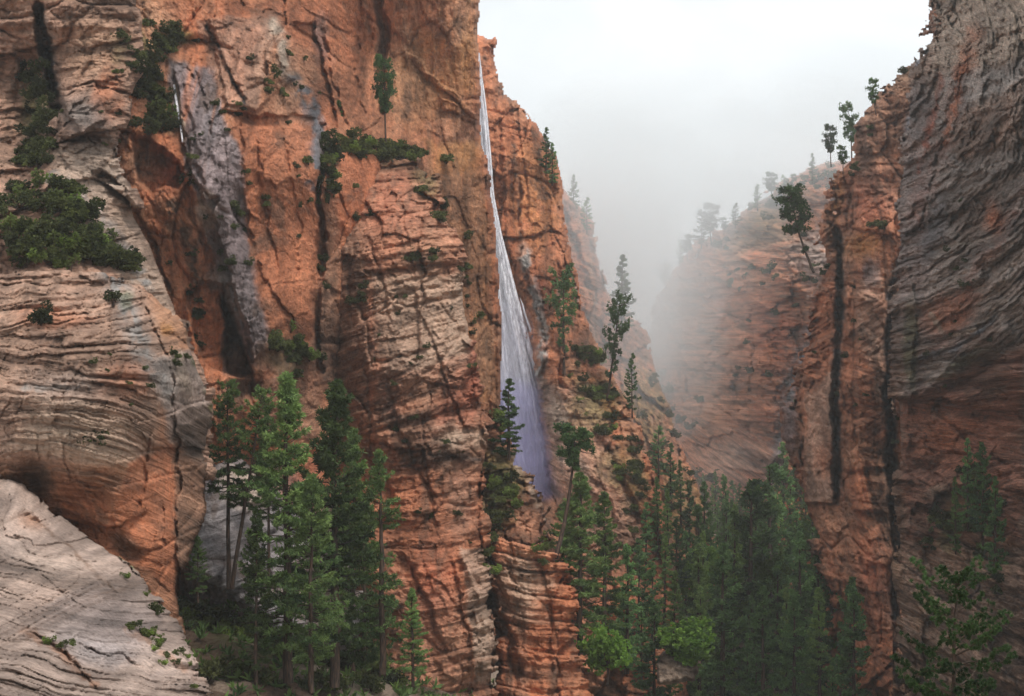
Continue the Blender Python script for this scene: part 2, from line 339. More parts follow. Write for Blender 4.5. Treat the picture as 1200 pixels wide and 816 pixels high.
# C: upper-left slabs
cliff('upper_slab_cliff', 'grey and pink slabs with a dark crack, high on the left above the dome',
      [(-220, -140), (160, -140), (156, 40), (160, 80), (148, 105), (146, 135), (134, 165), (136, 200), (150, 216), (162, 250), (182, 300), (200, 350), (222, 395), (244, 450), (250, 520), (250, 560), (-220, 560)],
      [(0, 0, 98), (100, 30, 97), (150, 60, 98), (100, 130, 91), (0, 150, 97), (60, 100, 100), (80, 220, 88), (140, 220, 90), (0, 260, 84), (100, 290, 84), (180, 350, 84), (240, 500, 86), (0, 420, 82), (130, 340, 82)],
      rel_generic(301, bed=.28, f=1.3, setth=7, ang=.25, base=-.15, blk=.9, bw=(6, 3.4), big=1.3, small=.3),
      [('p', [(-220, -140), (300, -140), (300, 560), (-220, 560)], 4, ('pink', .8)), ('b', 110, 60, 45, 40, 0, ('tan', .5)), ('b', 120, 200, 60, 60, 0, ('grey', .45, 'n')), ('b', 125, 110, 25, 40, 0, ('orange', .7, 'n')), ('b', 95, 135, 30, 20, 15, ('grey', .75)),
       ('p', [(60, 170), (130, 165), (215, 385), (190, 400), (110, 280), (60, 215)], 14, ('pale', .6)), ('l', [(60, 205), (110, 250), (170, 330)], 16, ('grey', .75, 'd')), ('l', [(48, 20), (55, 70), (64, 120)], 9, ('dark', .95)),
       ('b', 40, 130, 18, 60, 0, ('moss', .75, 'n')), ('b', 45, 180, 26, 40, 0, ('brown', .6, 'n')), ('b', 40, 200, 16, 8, 0, ('umber', .5)), ('l', [(150, 215), (190, 300), (220, 380)], 7, ('brown', .6, 'n')), ('b', 140, 60, 12, 20, 0, ('green', .3, 'n')), ('b', 100, 250, 24, 40, -30, ('pink', .4))],
      [('g', [(44, 10), (55, 70), (64, 125)], 7, 4.5), ('l', [(64, 105), (100, 100), (152, 88)], 2.5, 1.1), ('b', 96, 163, 26, 4, 0, 1.6), ('b', 108, 158, 34, 9, 0, -1.), ('l', [(64, 150), (70, 180), (84, 200)], 5, 1.4), ('b', 30, 170, 22, 90, 0, 3.),
       ('l', [(115, 198), (138, 216), (150, 224)], 3, 1.8), ('l', [(80, 215), (110, 232), (122, 240)], 2, .7), ('p', [(70, 108), (112, 100), (126, 140), (96, 156), (76, 130)], 3, -1.4), ('l', [(140, 215), (180, 300), (214, 372)], 2.5, 1.), ('l', [(150, 235), (196, 320), (222, 390)], 3, 1.2)],
      seed=301, roll=3.5, thick=20)

# D/E/G: the great red wall behind
def relE(x, z, u, v):
    g1 = rel_generic(401, bed=.09, f=.7, setth=9, ang=.4, blk=.9, bw=(5, 9), big=1.4, flute=.6, small=.3)(x, z, u, v)
    panel = feat(('p', [(285, 130), (372, 150), (372, 400), (330, 410), (290, 300)], 12), u, v)
    gw = sst(390, 430, u)
    fl = ridge(x*.30+.25*vn(x*.1, z*.04, 3), z*.012, 411, 4)
    fl2 = ridge(x*.75+.4*vn(x*.2, z*.06, 5), z*.03, 414, 4)
    gul = feat(('p', [(190, 60), (262, 80), (300, 300), (320, 420), (270, 420), (200, 200)], 20), u, v)
    r = g1[0]*(1-.5*panel)*(1-.55*gw)+gw*(1.2*fl+.5*fl2)*(.35+.65*sst(60, 240, v))+.45*panel*ridge(x*.4, z*.2, 415, 5)+.35*panel*blocks(x, z, 2., 3.5, 418)+.6*gw*blocks(x, z, 3., 12, 417)+gul*(.6*fl2+.5*blocks(x, z, 1.6, 7, 419))
    return r, x*.75+.5*vn(x*.2, z*.06, 5), z*1.3
cliff('great_red_wall', 'tall orange wall with grey streaks and a deep alcove, left of the waterfall',
      [(120, -140), (556, -140), (557, 60), (560, 130), (568, 200), (574, 260), (578, 330), (581, 400), (580, 470), (572, 560), (560, 700), (560, 960), (120, 960)],
      [(140, 0, 108), (180, 60, 109), (230, 60, 116), (300, 40, 119), (330, 60, 119), (330, 200, 115), (290, 250, 115), (330, 350, 113), (370, 200, 119), (390, 120, 136), (380, 300, 126), (380, 450, 128), (430, 60, 152), (540, 50, 152), (556, 200, 156),
       (540, 320, 154), (570, 450, 156), (470, 150, 150), (200, 160, 108), (240, 230, 106), (200, 300, 110), (240, 400, 112), (300, 460, 110), (180, 420, 108), (420, 600, 130), (300, 700, 122), (540, 800, 145), (140, 700, 120), (290, 350, 111)],
      relE,
      [('p', [(282, 128), (372, 150), (376, 420), (320, 420), (285, 300)], 16, ('orange', .7)), ('b', 335, 90, 50, 50, 0, ('tan', .5, 'n')), ('p', [(225, 20), (330, 20), (300, 125), (262, 130)], 12, ('pink', .55, 'n')),
       ('l', [(322, 28), (335, 60), (340, 85)], 7, ('pale', .9)), ('l', [(345, 95), (365, 130), (374, 160), (368, 215)], 11, ('slate', .9, 'n')), ('l', [(240, 30), (262, 75), (285, 120)], 2.2, ('dark', .8)),
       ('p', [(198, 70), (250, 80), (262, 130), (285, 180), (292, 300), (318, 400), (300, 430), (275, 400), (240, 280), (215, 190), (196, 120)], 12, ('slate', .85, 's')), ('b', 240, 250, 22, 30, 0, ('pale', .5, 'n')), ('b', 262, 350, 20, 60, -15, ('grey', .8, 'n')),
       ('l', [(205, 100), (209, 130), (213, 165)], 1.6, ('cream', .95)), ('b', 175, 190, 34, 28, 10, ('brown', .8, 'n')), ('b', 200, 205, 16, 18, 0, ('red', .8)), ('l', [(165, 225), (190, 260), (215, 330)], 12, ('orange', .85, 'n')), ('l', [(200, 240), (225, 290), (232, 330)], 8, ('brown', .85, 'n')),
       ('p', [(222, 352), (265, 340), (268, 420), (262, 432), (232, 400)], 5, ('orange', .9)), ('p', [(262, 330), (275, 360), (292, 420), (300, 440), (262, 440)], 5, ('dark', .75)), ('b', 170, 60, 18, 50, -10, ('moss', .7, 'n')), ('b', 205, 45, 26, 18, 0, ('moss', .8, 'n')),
       ('b', 190, 130, 14, 50, -20, ('moss', .75, 'n')), ('b', 380, 45, 14, 60, -8, ('slate', .6, 's')), ('b', 446, 60, 8, 60, 0, ('brown', .85, 's')), ('b', 405, 90, 20, 60, -15, ('orange', .5)), ('b', 500, 90, 60, 70, 0, ('gold', .45, 'n')), ('b', 480, 100, 40, 60, 0, ('tan', .5)),
       ('b', 545, 70, 14, 50, 0, ('gold', .6, 's')), ('p', [(505, 140), (556, 130), (560, 190), (520, 200)], 10, ('umber', .5, 'n')), ('b', 545, 185, 18, 30, 10, ('dark', .75, 's')), ('p', [(500, 165), (566, 165), (582, 470), (520, 470)], 20, ('gold', .5, 's')),
       ('p', [(510, 200), (566, 200), (580, 460), (530, 460)], 25, ('umber', .6, 's')), ('p', [(370, 160), (400, 180), (400, 460), (372, 460)], 14, ('brown', .6, 'n')), ('b', 385, 400, 22, 90, 0, ('umber', .8, 's')), ('p', [(300, 400), (372, 400), (380, 520), (300, 520)], 15, ('umber', .7, 'n')),
       ('b', 340, 420, 30, 30, 0, ('moss', .4, 'n')), ('b', 280, 460, 40, 25, 0, ('brown', .8, 'n')), ('p', [(235, 560), (330, 540), (440, 640), (440, 800), (200, 800)], 30, ('grey', .8)), ('b', 355, 560, 40, 60, 0, ('red', .5, 'n'))],
      [('l', [(238, 20), (262, 75), (288, 125)], 3.5, 1.8), ('l', [(262, 128), (300, 134), (316, 132)], 3, 1.2), ('p', [(150, 160), (178, 166), (204, 184), (218, 206), (206, 222), (192, 214), (176, 226), (160, 212), (156, 188)], 5, 2.8), ('l', [(210, 190), (230, 260), (255, 330)], 7, 1.8),
       ('p', [(218, 345), (240, 330), (268, 338), (290, 410), (298, 445), (240, 432), (226, 400)], 4, 2.2), ('p', [(262, 345), (270, 360), (294, 425), (296, 440), (268, 440)], 3, 4.5), ('b', 290, 455, 22, 12, 0, 3.5),
       ('l', [(293, 300), (325, 350), (348, 388)], 2.2, 1.3), ('g', [(376, 150), (374, 220), (372, 320), (376, 430)], 6, 2.5), ('g', [(446, 0), (447, 80), (444, 130)], 6, 2.5), ('l', [(378, 20), (392, 100), (405, 150)], 7, 2.), ('l', [(420, 20), (416, 80), (430, 140)], 5, 1.2),
       ('l', [(480, 55), (510, 90), (556, 135)], 2.5, -1.2), ('l', [(485, 85), (520, 115), (556, 150)], 2.5, -1.4), ('l', [(478, 62), (512, 99), (556, 142)], 2.5, 1.6), ('l', [(510, 135), (530, 133), (556, 150)], 3, 1.5), ('b', 545, 175, 18, 34, 8, 2.2), ('l', [(284, 130), (286, 220), (294, 300)], 4, 1.2),
       ('p', [(268, 230), (290, 300), (318, 410), (300, 425), (276, 340), (250, 250)], 3, -2.2), ('p', [(205, 80), (232, 90), (262, 230), (240, 240), (214, 170)], 3, -1.6), ('p', [(262, 128), (372, 140), (376, 154), (285, 142)], 3, 1.2), ('p', [(345, 30), (372, 28), (392, 150), (374, 150), (352, 100)], 4, 2.2), ('l', [(150, 225), (175, 270), (205, 360)], 4, 2.), ('p', [(245, 20), (325, 20), (345, 90), (300, 128), (262, 118)], 4, -1.1), ('l', [(300, 150), (310, 250), (330, 330)], 3, .9), ('l', [(330, 160), (350, 260), (352, 360)], 3, .8), ('l', [(215, 90), (222, 160), (240, 230)], 5, .9), ('l', [(232, 85), (245, 150), (262, 230)], 4, 1.2), ('l', [(320, 28), (330, 60), (345, 95)], 6, -1.2), ('p', [(372, 400), (400, 470), (420, 900), (330, 900), (300, 460)], 14, -2.)],
      seed=401, roll=4., warp=7)

# F: central buttress
def relF(x, z, u, v):
    r, s, t = rel_generic(501, bed=.8, f=.8, setth=6.5, ang=.24, base=.12, blk=.9, bw=(4, 4.5), big=1.3, flute=.2, small=.32)(x, z, u, v)
    s2, _ = crossbeds(x, z, 2.2, 533, 4.5, .3, .1)
    left = sst(430, 395, u)
    low = sst(560, 640, v)*sst(560, 520, u)
    r = r*(1-.45*left)*(1-.45*low)+.28*s2*(1-left)*(1-.5*low)+left*.5*ridge(x*.3, z*.05, 538, 4)+low*.5*ridge(x*.22+z*.05, z*.05, 539, 4)
    return r, s, t
cliff('central_buttress', 'layered orange buttress with a shrubby top ledge in the centre',
      [(372, 215), (384, 186), (410, 170), (450, 166), (488, 180), (508, 212), (520, 245), (530, 285), (545, 320), (553, 370), (562, 430), (570, 500), (572, 560), (566, 610), (574, 680), (581, 740), (584, 800), (586, 960), (440, 960), (425, 760), (410, 640), (395, 540), (380, 440), (372, 330)],
      [(390, 260, 133), (400, 185, 142), (470, 185, 142), (440, 240, 131), (500, 260, 130), (530, 320, 130), (470, 330, 124), (385, 400, 131), (430, 420, 123), (470, 470, 119), (550, 450, 124), (400, 560, 124), (450, 600, 117), (530, 600, 117), (568, 620, 121), (500, 720, 113), (560, 760, 114), (440, 760, 116), (420, 900, 112), (580, 900, 112)],
      relF,
      [('p', [(360, 150), (600, 150), (600, 960), (360, 960)], 4, ('pink', .32)), ('p', [(370, 200), (410, 200), (440, 420), (410, 560), (370, 480)], 14, ('umber', .75, 'n')), ('b', 400, 210, 34, 22, 0, ('pink', .6, 'n')), ('b', 415, 190, 60, 14, 0, ('moss', .6, 'n')), ('b', 480, 190, 36, 14, 0, ('brown', .5, 'n')),
       ('p', [(430, 320), (545, 320), (556, 420), (450, 440)], 20, ('cream', .5, 'd')), ('b', 480, 400, 60, 60, 0, ('pink', .45, 'd')), ('p', [(450, 490), (520, 470), (560, 540), (470, 545)], 12, ('brown', .65, 'n')), ('b', 455, 470, 22, 44, -10, ('dark', .55, 'n')),
       ('b', 540, 510, 36, 14, 5, ('cream', .7, 'd')), ('l', [(470, 545), (530, 532), (560, 540)], 4, ('dark', .6)), ('p', [(450, 560), (575, 550), (570, 700), (480, 690)], 16, ('orange', .7)), ('b', 500, 600, 9, 60, 0, ('brown', .7, 's')), ('b', 540, 590, 20, 50, 0, ('pink', .5, 'd')),
       ('b', 430, 600, 30, 80, -15, ('orange', .7)), ('b', 560, 420, 10, 80, 8, ('red', .8)), ('b', 535, 470, 22, 40, 30, ('red', .6)), ('p', [(540, 640), (575, 640), (590, 800), (560, 800)], 8, ('pale', .6, 'd')), ('b', 510, 680, 30, 50, 0, ('red', .5)), ('b', 470, 240, 50, 40, 0, ('red', .4, 'n')),
       ('b', 500, 215, 16, 26, -30, ('moss', .6, 'n')), ('b', 495, 310, 26, 16, 0, ('brown', .6, 'n')), ('b', 420, 300, 30, 50, 0, ('brown', .5, 'n')), ('b', 440, 370, 10, 60, -8, ('brown', .6, 's'))],
      [('l', [(480, 330), (505, 400), (530, 460), (552, 520)], 3, 1.5), ('l', [(450, 420), (470, 500), (500, 570), (520, 640)], 3, 1.2), ('l', [(470, 545), (500, 545), (530, 532), (562, 545)], 4, 1.8), ('l', [(450, 530), (505, 525), (555, 508)], 8, -1.2),
       ('l', [(400, 330), (425, 420), (440, 520), (470, 620)], 5, 1.4), ('l', [(470, 230), (480, 290), (490, 330)], 3, 1.), ('l', [(428, 270), (450, 330), (460, 400)], 3, 1.1), ('l', [(545, 640), (560, 700), (572, 790)], 12, -1.8), ('l', [(528, 650), (545, 720), (555, 800)], 4, 1.2),
       ('p', [(424, 320), (478, 316), (480, 318), (430, 326)], 4, 1.2), ('b', 400, 460, 14, 90, -8, 1.5), ('l', [(550, 420), (560, 480), (568, 560)], 3, 1.), ('b', 440, 660, 14, 60, -10, -1.4), ('l', [(470, 640), (500, 700), (520, 770)], 6, 1.5)],
      seed=501, roll=3.5, edge=.5)

# K: pedestal and brushy hump beside it
cliff('brushy_hump', 'rocky hump covered in shrubs between the buttress and the waterfall foot',
      [(556, 476), (580, 484), (590, 520), (604, 550), (628, 572), (642, 590), (640, 620), (652, 655), (640, 720), (556, 720)],
      [(560, 480, 150), (600, 540, 148), (640, 590, 145), (580, 600, 138), (640, 640, 135), (560, 700, 134), (560, 560, 142), (640, 720, 132)],
      rel_generic(601, bed=.4, f=.9, blk=1.2, bw=(3, 2.5), big=1.5, small=.5),
      [('p', [(500, 400), (700, 400), (700, 800), (500, 800)], 4, ('umber', .5)), ('b', 585, 570, 34, 60, 0, ('moss', .8, 'n')), ('l', [(600, 530), (625, 575), (645, 610)], 6, ('cream', .6, 'n'))], [], seed=601, roll=3., edge=.8, thick=20)
cliff('layered_pedestal', 'block of thin pale and red rock layers below the shrubby hump, bottom centre',
      [(562, 634), (572, 618), (590, 622), (608, 628), (636, 640), (650, 655), (664, 668), (668, 700), (672, 730), (684, 760), (688, 800), (690, 960), (570, 960), (580, 780), (570, 700)],
      [(570, 640, 126), (610, 640, 122), (650, 670, 123), (610, 720, 118), (660, 760, 121), (580, 720, 124), (620, 850, 114), (690, 850, 120), (570, 850, 118)],
      rel_generic(651, bed=1.0, f=1.05, setth=9, ang=.12, base=-.1, blk=.8, bw=(3.6, 5), big=1., small=.25),
      [('b', 612, 680, 46, 60, 0, ('cream', .55, 'd')), ('b', 600, 628, 24, 8, 10, ('orange', .9)), ('b', 664, 690, 8, 36, 0, ('orange', .8)), ('b', 590, 730, 14, 50, -20, ('dark', .6, 'n')), ('b', 580, 665, 8, 24, -30, ('brown', .8)), ('b', 640, 790, 50, 16, 0, ('brown', .6, 'n'))],
      [('l', [(566, 640), (586, 680), (600, 720)], 4, 2.), ('l', [(632, 645), (645, 700), (650, 790)], 2.6, 1.6), ('l', [(588, 720), (605, 760), (615, 800)], 6, 2.), ('l', [(600, 660), (615, 720), (612, 760)], 2, .8)],
      seed=651, roll=2.2, edge=.5, thick=20)

# H: waterfall wall and the slope that runs down right of it
def relH(x, z, u, v):
    r, s, t = rel_generic(701, bed=.6, f=.55, setth=9, ang=.35, base=-.25, blk=1.6, bw=(7, 9), big=2.4, flute=.8, small=.6, fine=.3)(x, z, u, v)
    fl = ridge(x*.13, z*.012, 711, 4)
    up = sst(460, 380, v)
    f2 = ridge(x*.4+.3*vn(x*.1, z*.03, 6), z*.02, 713, 4)
    return r*(1-.4*up)+up*(1.8*fl+.8*f2)+.8*up*blocks(x, z, 5, 22, 717), np.where(up > .5, x*.5, s), np.where(up > .5, z, t)
cliff('waterfall_wall', 'orange wall the waterfall drops down, running into a shrubby slope on its right',
      [(500, 30), (540, 34), (560, 40), (576, 48), (580, 70), (588, 112), (604, 122), (618, 140), (632, 168), (646, 184), (652, 215), (655, 262), (666, 300), (676, 360), (694, 400), (716, 450), (744, 500), (764, 560), (782, 640), (810, 900), (500, 900)],
      [(560, 50, 222), (600, 200, 220), (570, 350, 222), (640, 220, 228), (640, 320, 216), (600, 450, 222), (625, 560, 224), (650, 400, 212), (660, 450, 206), (700, 500, 204), (660, 560, 196), (720, 600, 190), (780, 660, 192), (700, 700, 178), (760, 800, 170), (560, 700, 200), (560, 850, 190), (690, 420, 222)],
      relH,
      [('p', [(540, 30), (660, 150), (700, 420), (560, 420)], 20, ('orange', .55)), ('b', 625, 230, 36, 80, 0, ('gold', .4, 'n')), ('l', [(612, 290), (625, 340), (640, 400), (628, 450)], 8, ('grey', .9, 'n')), ('l', [(600, 170), (608, 250), (612, 300)], 3, ('umber', .7)), ('b', 655, 350, 8, 22, 0, ('grey', .6, 'n')), ('b', 632, 335, 7, 12, 0, ('deep', .8)), ('b', 640, 362, 8, 7, 0, ('deep', .8)),
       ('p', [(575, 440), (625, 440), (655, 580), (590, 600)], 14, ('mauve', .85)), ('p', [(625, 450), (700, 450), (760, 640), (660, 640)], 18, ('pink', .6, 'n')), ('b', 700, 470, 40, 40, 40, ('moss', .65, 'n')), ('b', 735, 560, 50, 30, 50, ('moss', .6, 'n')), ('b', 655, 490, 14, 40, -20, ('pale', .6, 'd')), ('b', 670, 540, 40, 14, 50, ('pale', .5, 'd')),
       ('b', 700, 650, 60, 60, 0, ('umber', .6, 'n')), ('b', 690, 410, 20, 40, -20, ('umber', .6, 'n')), ('b', 560, 250, 10, 200, 0, ('umber', .6, 's')), ('b', 600, 90, 14, 60, -10, ('tan', .6, 's'))],
      [('l', [(608, 200), (610, 300), (640, 400)], 3, 2.5), ('l', [(613, 280), (628, 350), (640, 410), (625, 455)], 7, -3.), ('p', [(576, 430), (622, 430), (650, 590), (580, 600)], 14, 4.), ('l', [(640, 180), (642, 260), (665, 350)], 3, 1.5), ('l', [(660, 470), (700, 540), (740, 640)], 6, -2.),
       ('l', [(690, 480), (730, 560), (760, 640)], 6, 2.), ('b', 660, 420, 20, 26, 0, -3.), ('l', [(585, 120), (590, 240), (600, 330)], 4, 1.5)],
      seed=701, roll=7, mt=M_ROCKF, edge=.4, thick=40, step=1.3)
# I: misty wall behind it
cliff('misty_wall', 'hazy terraced wall stepping down into the fog behind the waterfall wall',
      [(620, 170), (640, 188), (656, 225), (672, 240), (692, 262), (698, 300), (708, 335), (724, 362), (748, 378), (758, 402), (764, 440), (780, 478), (794, 520), (815, 580), (842, 660), (850, 800), (620, 800)],
      [(640, 200, 320), (690, 270, 330), (680, 400, 300), (740, 400, 330), (700, 330, 310), (760, 500, 300), (800, 600, 270), (700, 600, 250), (860, 700, 250), (660, 700, 240), (740, 460, 300)],
      rel_generic(751, bed=.8, f=.35, setth=12, ang=.35, base=-.3, blk=3., bw=(9, 12), big=4, flute=2.2, small=1.6, fine=.9),
      [('b', 720, 420, 60, 50, 0, ('umber', .5, 'n')), ('b', 750, 480, 50, 70, 30, ('moss', .6, 'n')), ('b', 800, 600, 60, 60, 0, ('moss', .6, 'n'))], [('l', [(700, 380), (720, 430), (740, 500)], 5, 3.), ('l', [(655, 230), (680, 300), (700, 360)], 6, 4.)],
      seed=751, roll=12, mt=M_ROCKF, edge=.4, thick=60, step=1.5)
# M: far right cliff in the fog
cliff('far_foggy_cliff', 'far orange and grey cliff fading into fog on the right side of the gorge',
      [(740, 800), (744, 520), (748, 440), (756, 400), (768, 360), (778, 330), (800, 300), (826, 282), (850, 262), (880, 240), (910, 222), (945, 206), (975, 196), (1040, 180), (1040, 800)],
      [(750, 440, 520), (780, 340, 520), (850, 270, 470), (850, 400, 400), (800, 460, 450), (780, 560, 440), (940, 220, 420), (950, 330, 340), (900, 420, 350), (950, 500, 310), (850, 540, 370), (830, 600, 380), (900, 650, 300), (1030, 400, 300), (760, 700, 400), (1000, 250, 360)],
      rel_generic(801, bed=.8, f=.25, setth=16, ang=.4, base=.15, blk=5, bw=(12, 24), big=6, flute=5., small=2.6, fine=1.3),
      [('p', [(750, 400), (850, 260), (1000, 190), (1000, 290), (880, 300), (780, 420)], 30, ('umber', .35, 'n')), ('b', 860, 430, 90, 90, 0, ('orange', .5)), ('b', 900, 260, 60, 40, -30, ('moss', .4, 'n')), ('b', 880, 350, 50, 30, 0, ('orange', .6, 'n')), ('b', 945, 420, 14, 60, 30, ('slate', .9, 'n')), ('b', 960, 300, 40, 40, 0, ('grey', .7, 'n')),
       ('l', [(905, 560), (925, 470), (950, 390)], 12, ('slate', .75, 'n')), ('b', 910, 380, 30, 30, 0, ('red', .6)), ('b', 870, 540, 50, 30, 0, ('pink', .6, 'n')), ('b', 840, 430, 50, 80, 0, ('pink', .3))],
      [('l', [(770, 480), (840, 420), (930, 370)], 5, 3.5), ('l', [(830, 400), (880, 370), (940, 360)], 4, 3.), ('l', [(880, 340), (884, 430), (878, 520)], 6, 5.), ('l', [(895, 560), (925, 480), (955, 380)], 9, -9.), ('p', [(830, 560), (870, 520), (915, 530), (915, 640), (830, 640)], 8, -10.), ('l', [(770, 540), (830, 470), (900, 440)], 5, 3.)],
      seed=801, roll=14, mt=M_ROCKF, edge=1., thick=60, step=1.5)
# N: right pillars
def relN(x, z, u, v):
    r, s, t = rel_generic(851, bed=.65, f=.6, setth=7, ang=.25, base=0, blk=1.3, bw=(4.5, 9), big=1.8, flute=1.2, small=.55, fine=.3)(x, z, u, v)
    cb, s2 = crossbeds(x, z, .9, 861, 6, .4, .1)
    rr = feat(('p', [(1000, 330), (1036, 330), (1040, 640), (1000, 500)], 12), u, v)+feat(('p', [(940, 330), (978, 330), (965, 450), (930, 450)], 12), u, v)
    slab = feat(('p', [(942, 470), (976, 420), (976, 585), (945, 590)], 8), u, v)
    fl = ridge(x*.5+.3*vn(x*.15, z*.04, 7), z*.025, 863, 4)
    wv = sst(.3, .1, rr)
    return (r*(1-.6*slab)+.9*cb*rr+wv*.9*fl*(1-.5*slab)+.5*blocks(x, z, 2, 9, 864)), np.where(rr > .3, s, x*.7), np.where(rr > .3, t, z)
cliff('right_pillars', 'tall orange rock pillars split by two black cracks, right of the gorge',
      [(1094, -140), (1096, 30), (1082, 50), (1062, 76), (1042, 104), (1026, 136), (1008, 160), (994, 186), (976, 206), (976, 250), (966, 290), (957, 318), (948, 345), (944, 400), (932, 440), (922, 470), (920, 520), (936, 560), (942, 600), (958, 640), (985, 700), (1000, 780), (1010, 960), (1110, 960), (1120, 400), (1120, -140)],
      [(1090, 60, 200), (1040, 140, 205), (1000, 220, 206), (980, 260, 210), (1040, 300, 192), (960, 340, 208), (1000, 400, 196), (940, 470, 206), (975, 520, 196), (1030, 460, 184), (960, 620, 192), (1010, 650, 180), (1045, 700, 172), (1060, 500, 186), (1070, 800, 164), (1000, 820, 170), (1090, 300, 190)],
      relN,
      [('p', [(900, 0), (1200, 0), (1200, 960), (900, 960)], 4, ('umber', .4)), ('p', [(1000, 30), (1110, 20), (1070, 260), (1000, 230)], 20, ('umber', .6, 'n')), ('b', 1070, 90, 30, 40, -30, ('tan', .4)), ('b', 1020, 240, 30, 40, 0, ('red', .45)), ('b', 1012, 285, 22, 14, -30, ('gold', .8)), ('b', 982, 235, 10, 40, 0, ('gold', .7, 's')), ('l', [(984, 280), (982, 360), (977, 450), (981, 580)], 6, ('dark', .97)),
       ('l', [(1046, 320), (1040, 420), (1043, 520), (1050, 600), (1050, 720)], 7, ('dark', .95)), ('b', 1018, 320, 14, 20, 0, ('slate', .7, 's')), ('b', 1020, 380, 20, 60, 0, ('pink', .7, 'd')), ('b', 960, 380, 18, 50, 0, ('orange', .6, 'd')), ('p', [(942, 470), (976, 430), (976, 585), (948, 590)], 8, ('pink', .7)),
       ('b', 968, 540, 10, 22, 0, ('orange', .6)), ('b', 1030, 430, 10, 90, 0, ('brown', .6, 's')), ('b', 925, 500, 12, 50, 0, ('slate', .75, 'n')), ('b', 1010, 600, 14, 100, 0, ('orange', .7, 'n')), ('b', 1025, 690, 26, 50, 0, ('red', .5)), ('l', [(1080, 60), (1066, 150), (1058, 300), (1046, 400)], 7, ('slate', .8, 's')),
       ('b', 950, 330, 14, 20, 20, ('grey', .8, 'n')), ('b', 1040, 600, 16, 60, 0, ('umber', .6, 'n')), ('b', 1000, 690, 14, 60, 0, ('umber', .4, 'n'))],
      [('g', [(984, 270), (982, 360), (977, 450), (981, 590)], 5, 7.), ('g', [(1046, 330), (1040, 420), (1043, 520), (1050, 600), (1050, 720)], 6, 6.), ('p', [(1003, 330), (1036, 326), (1038, 400), (1040, 600), (1004, 600)], 5, -3.), ('b', 1018, 350, 22, 8, 0, -2.), ('p', [(940, 470), (978, 410), (978, 590), (946, 590)], 5, -2.5),
       ('l', [(1026, 440), (1030, 520), (1036, 600)], 5, 2.), ('p', [(990, 560), (1040, 560), (1044, 760), (1000, 760)], 8, -2.), ('l', [(1006, 640), (1020, 700), (1028, 760)], 4, 2.), ('l', [(955, 560), (966, 548), (978, 545)], 2.4, 1.6), ('l', [(1000, 200), (996, 260), (994, 320)], 4, 2.), ('l', [(1066, 130), (1058, 260), (1052, 330)], 4, 2.)],
      seed=851, roll=5, mt=M_ROCKF, edge=.9, thick=35, step=1.3)
# O: right foreground wall, dark sweeping layers
def relO(x, z, u, v):
    wo = .6*fbm(x*.14, z*.14, 91, 4); rr = np.hypot((u-1000), (v-60)*.93)
    sw = sst(10, -10, v-(452+(u-1060)*-.42)+14*fbm(u/30, v/30, 92, 3))
    s = rr*.078+wo; t = np.arctan2(v-60, u-1000)*40
    b, _ = beds(s, t, .8, 93, .6); b2, _ = beds(s, t, 2.3, 95, .5); b3, _ = beds(s, t, .33, 191, .6)
    ro = ridge(s*.9, t*.22, 97, 4); br = ridge(x*.5, z*.4, 197, 5)
    up = 1.1*b3+1.3*b+1.0*b2+1.1*ro+.5*blocks(t*.5, s, 2.2, 1.4, 94)
    lo, s2, t2 = rel_generic(921, bed=.6, f=.9, setth=5, ang=.3, blk=1.6, bw=(4, 6), big=1.6, small=.8, fine=.35, flute=.5)(x, z, u, v)
    bl = blocks(x, z, 3.4, 4.6, 98)
    t2 = t2*2.5
    return up*sw+lo*(1-sw)+.6*bl+.5*br+1.2*fbm(x*.08, z*.07, 90, 4)+.3*fbm(x, z, 88, 5, .65)-1.6*(1-sw)*sst(0, 1, sw+.35), np.where(sw > .5, s, s2), np.where(sw > .5, t, t2)
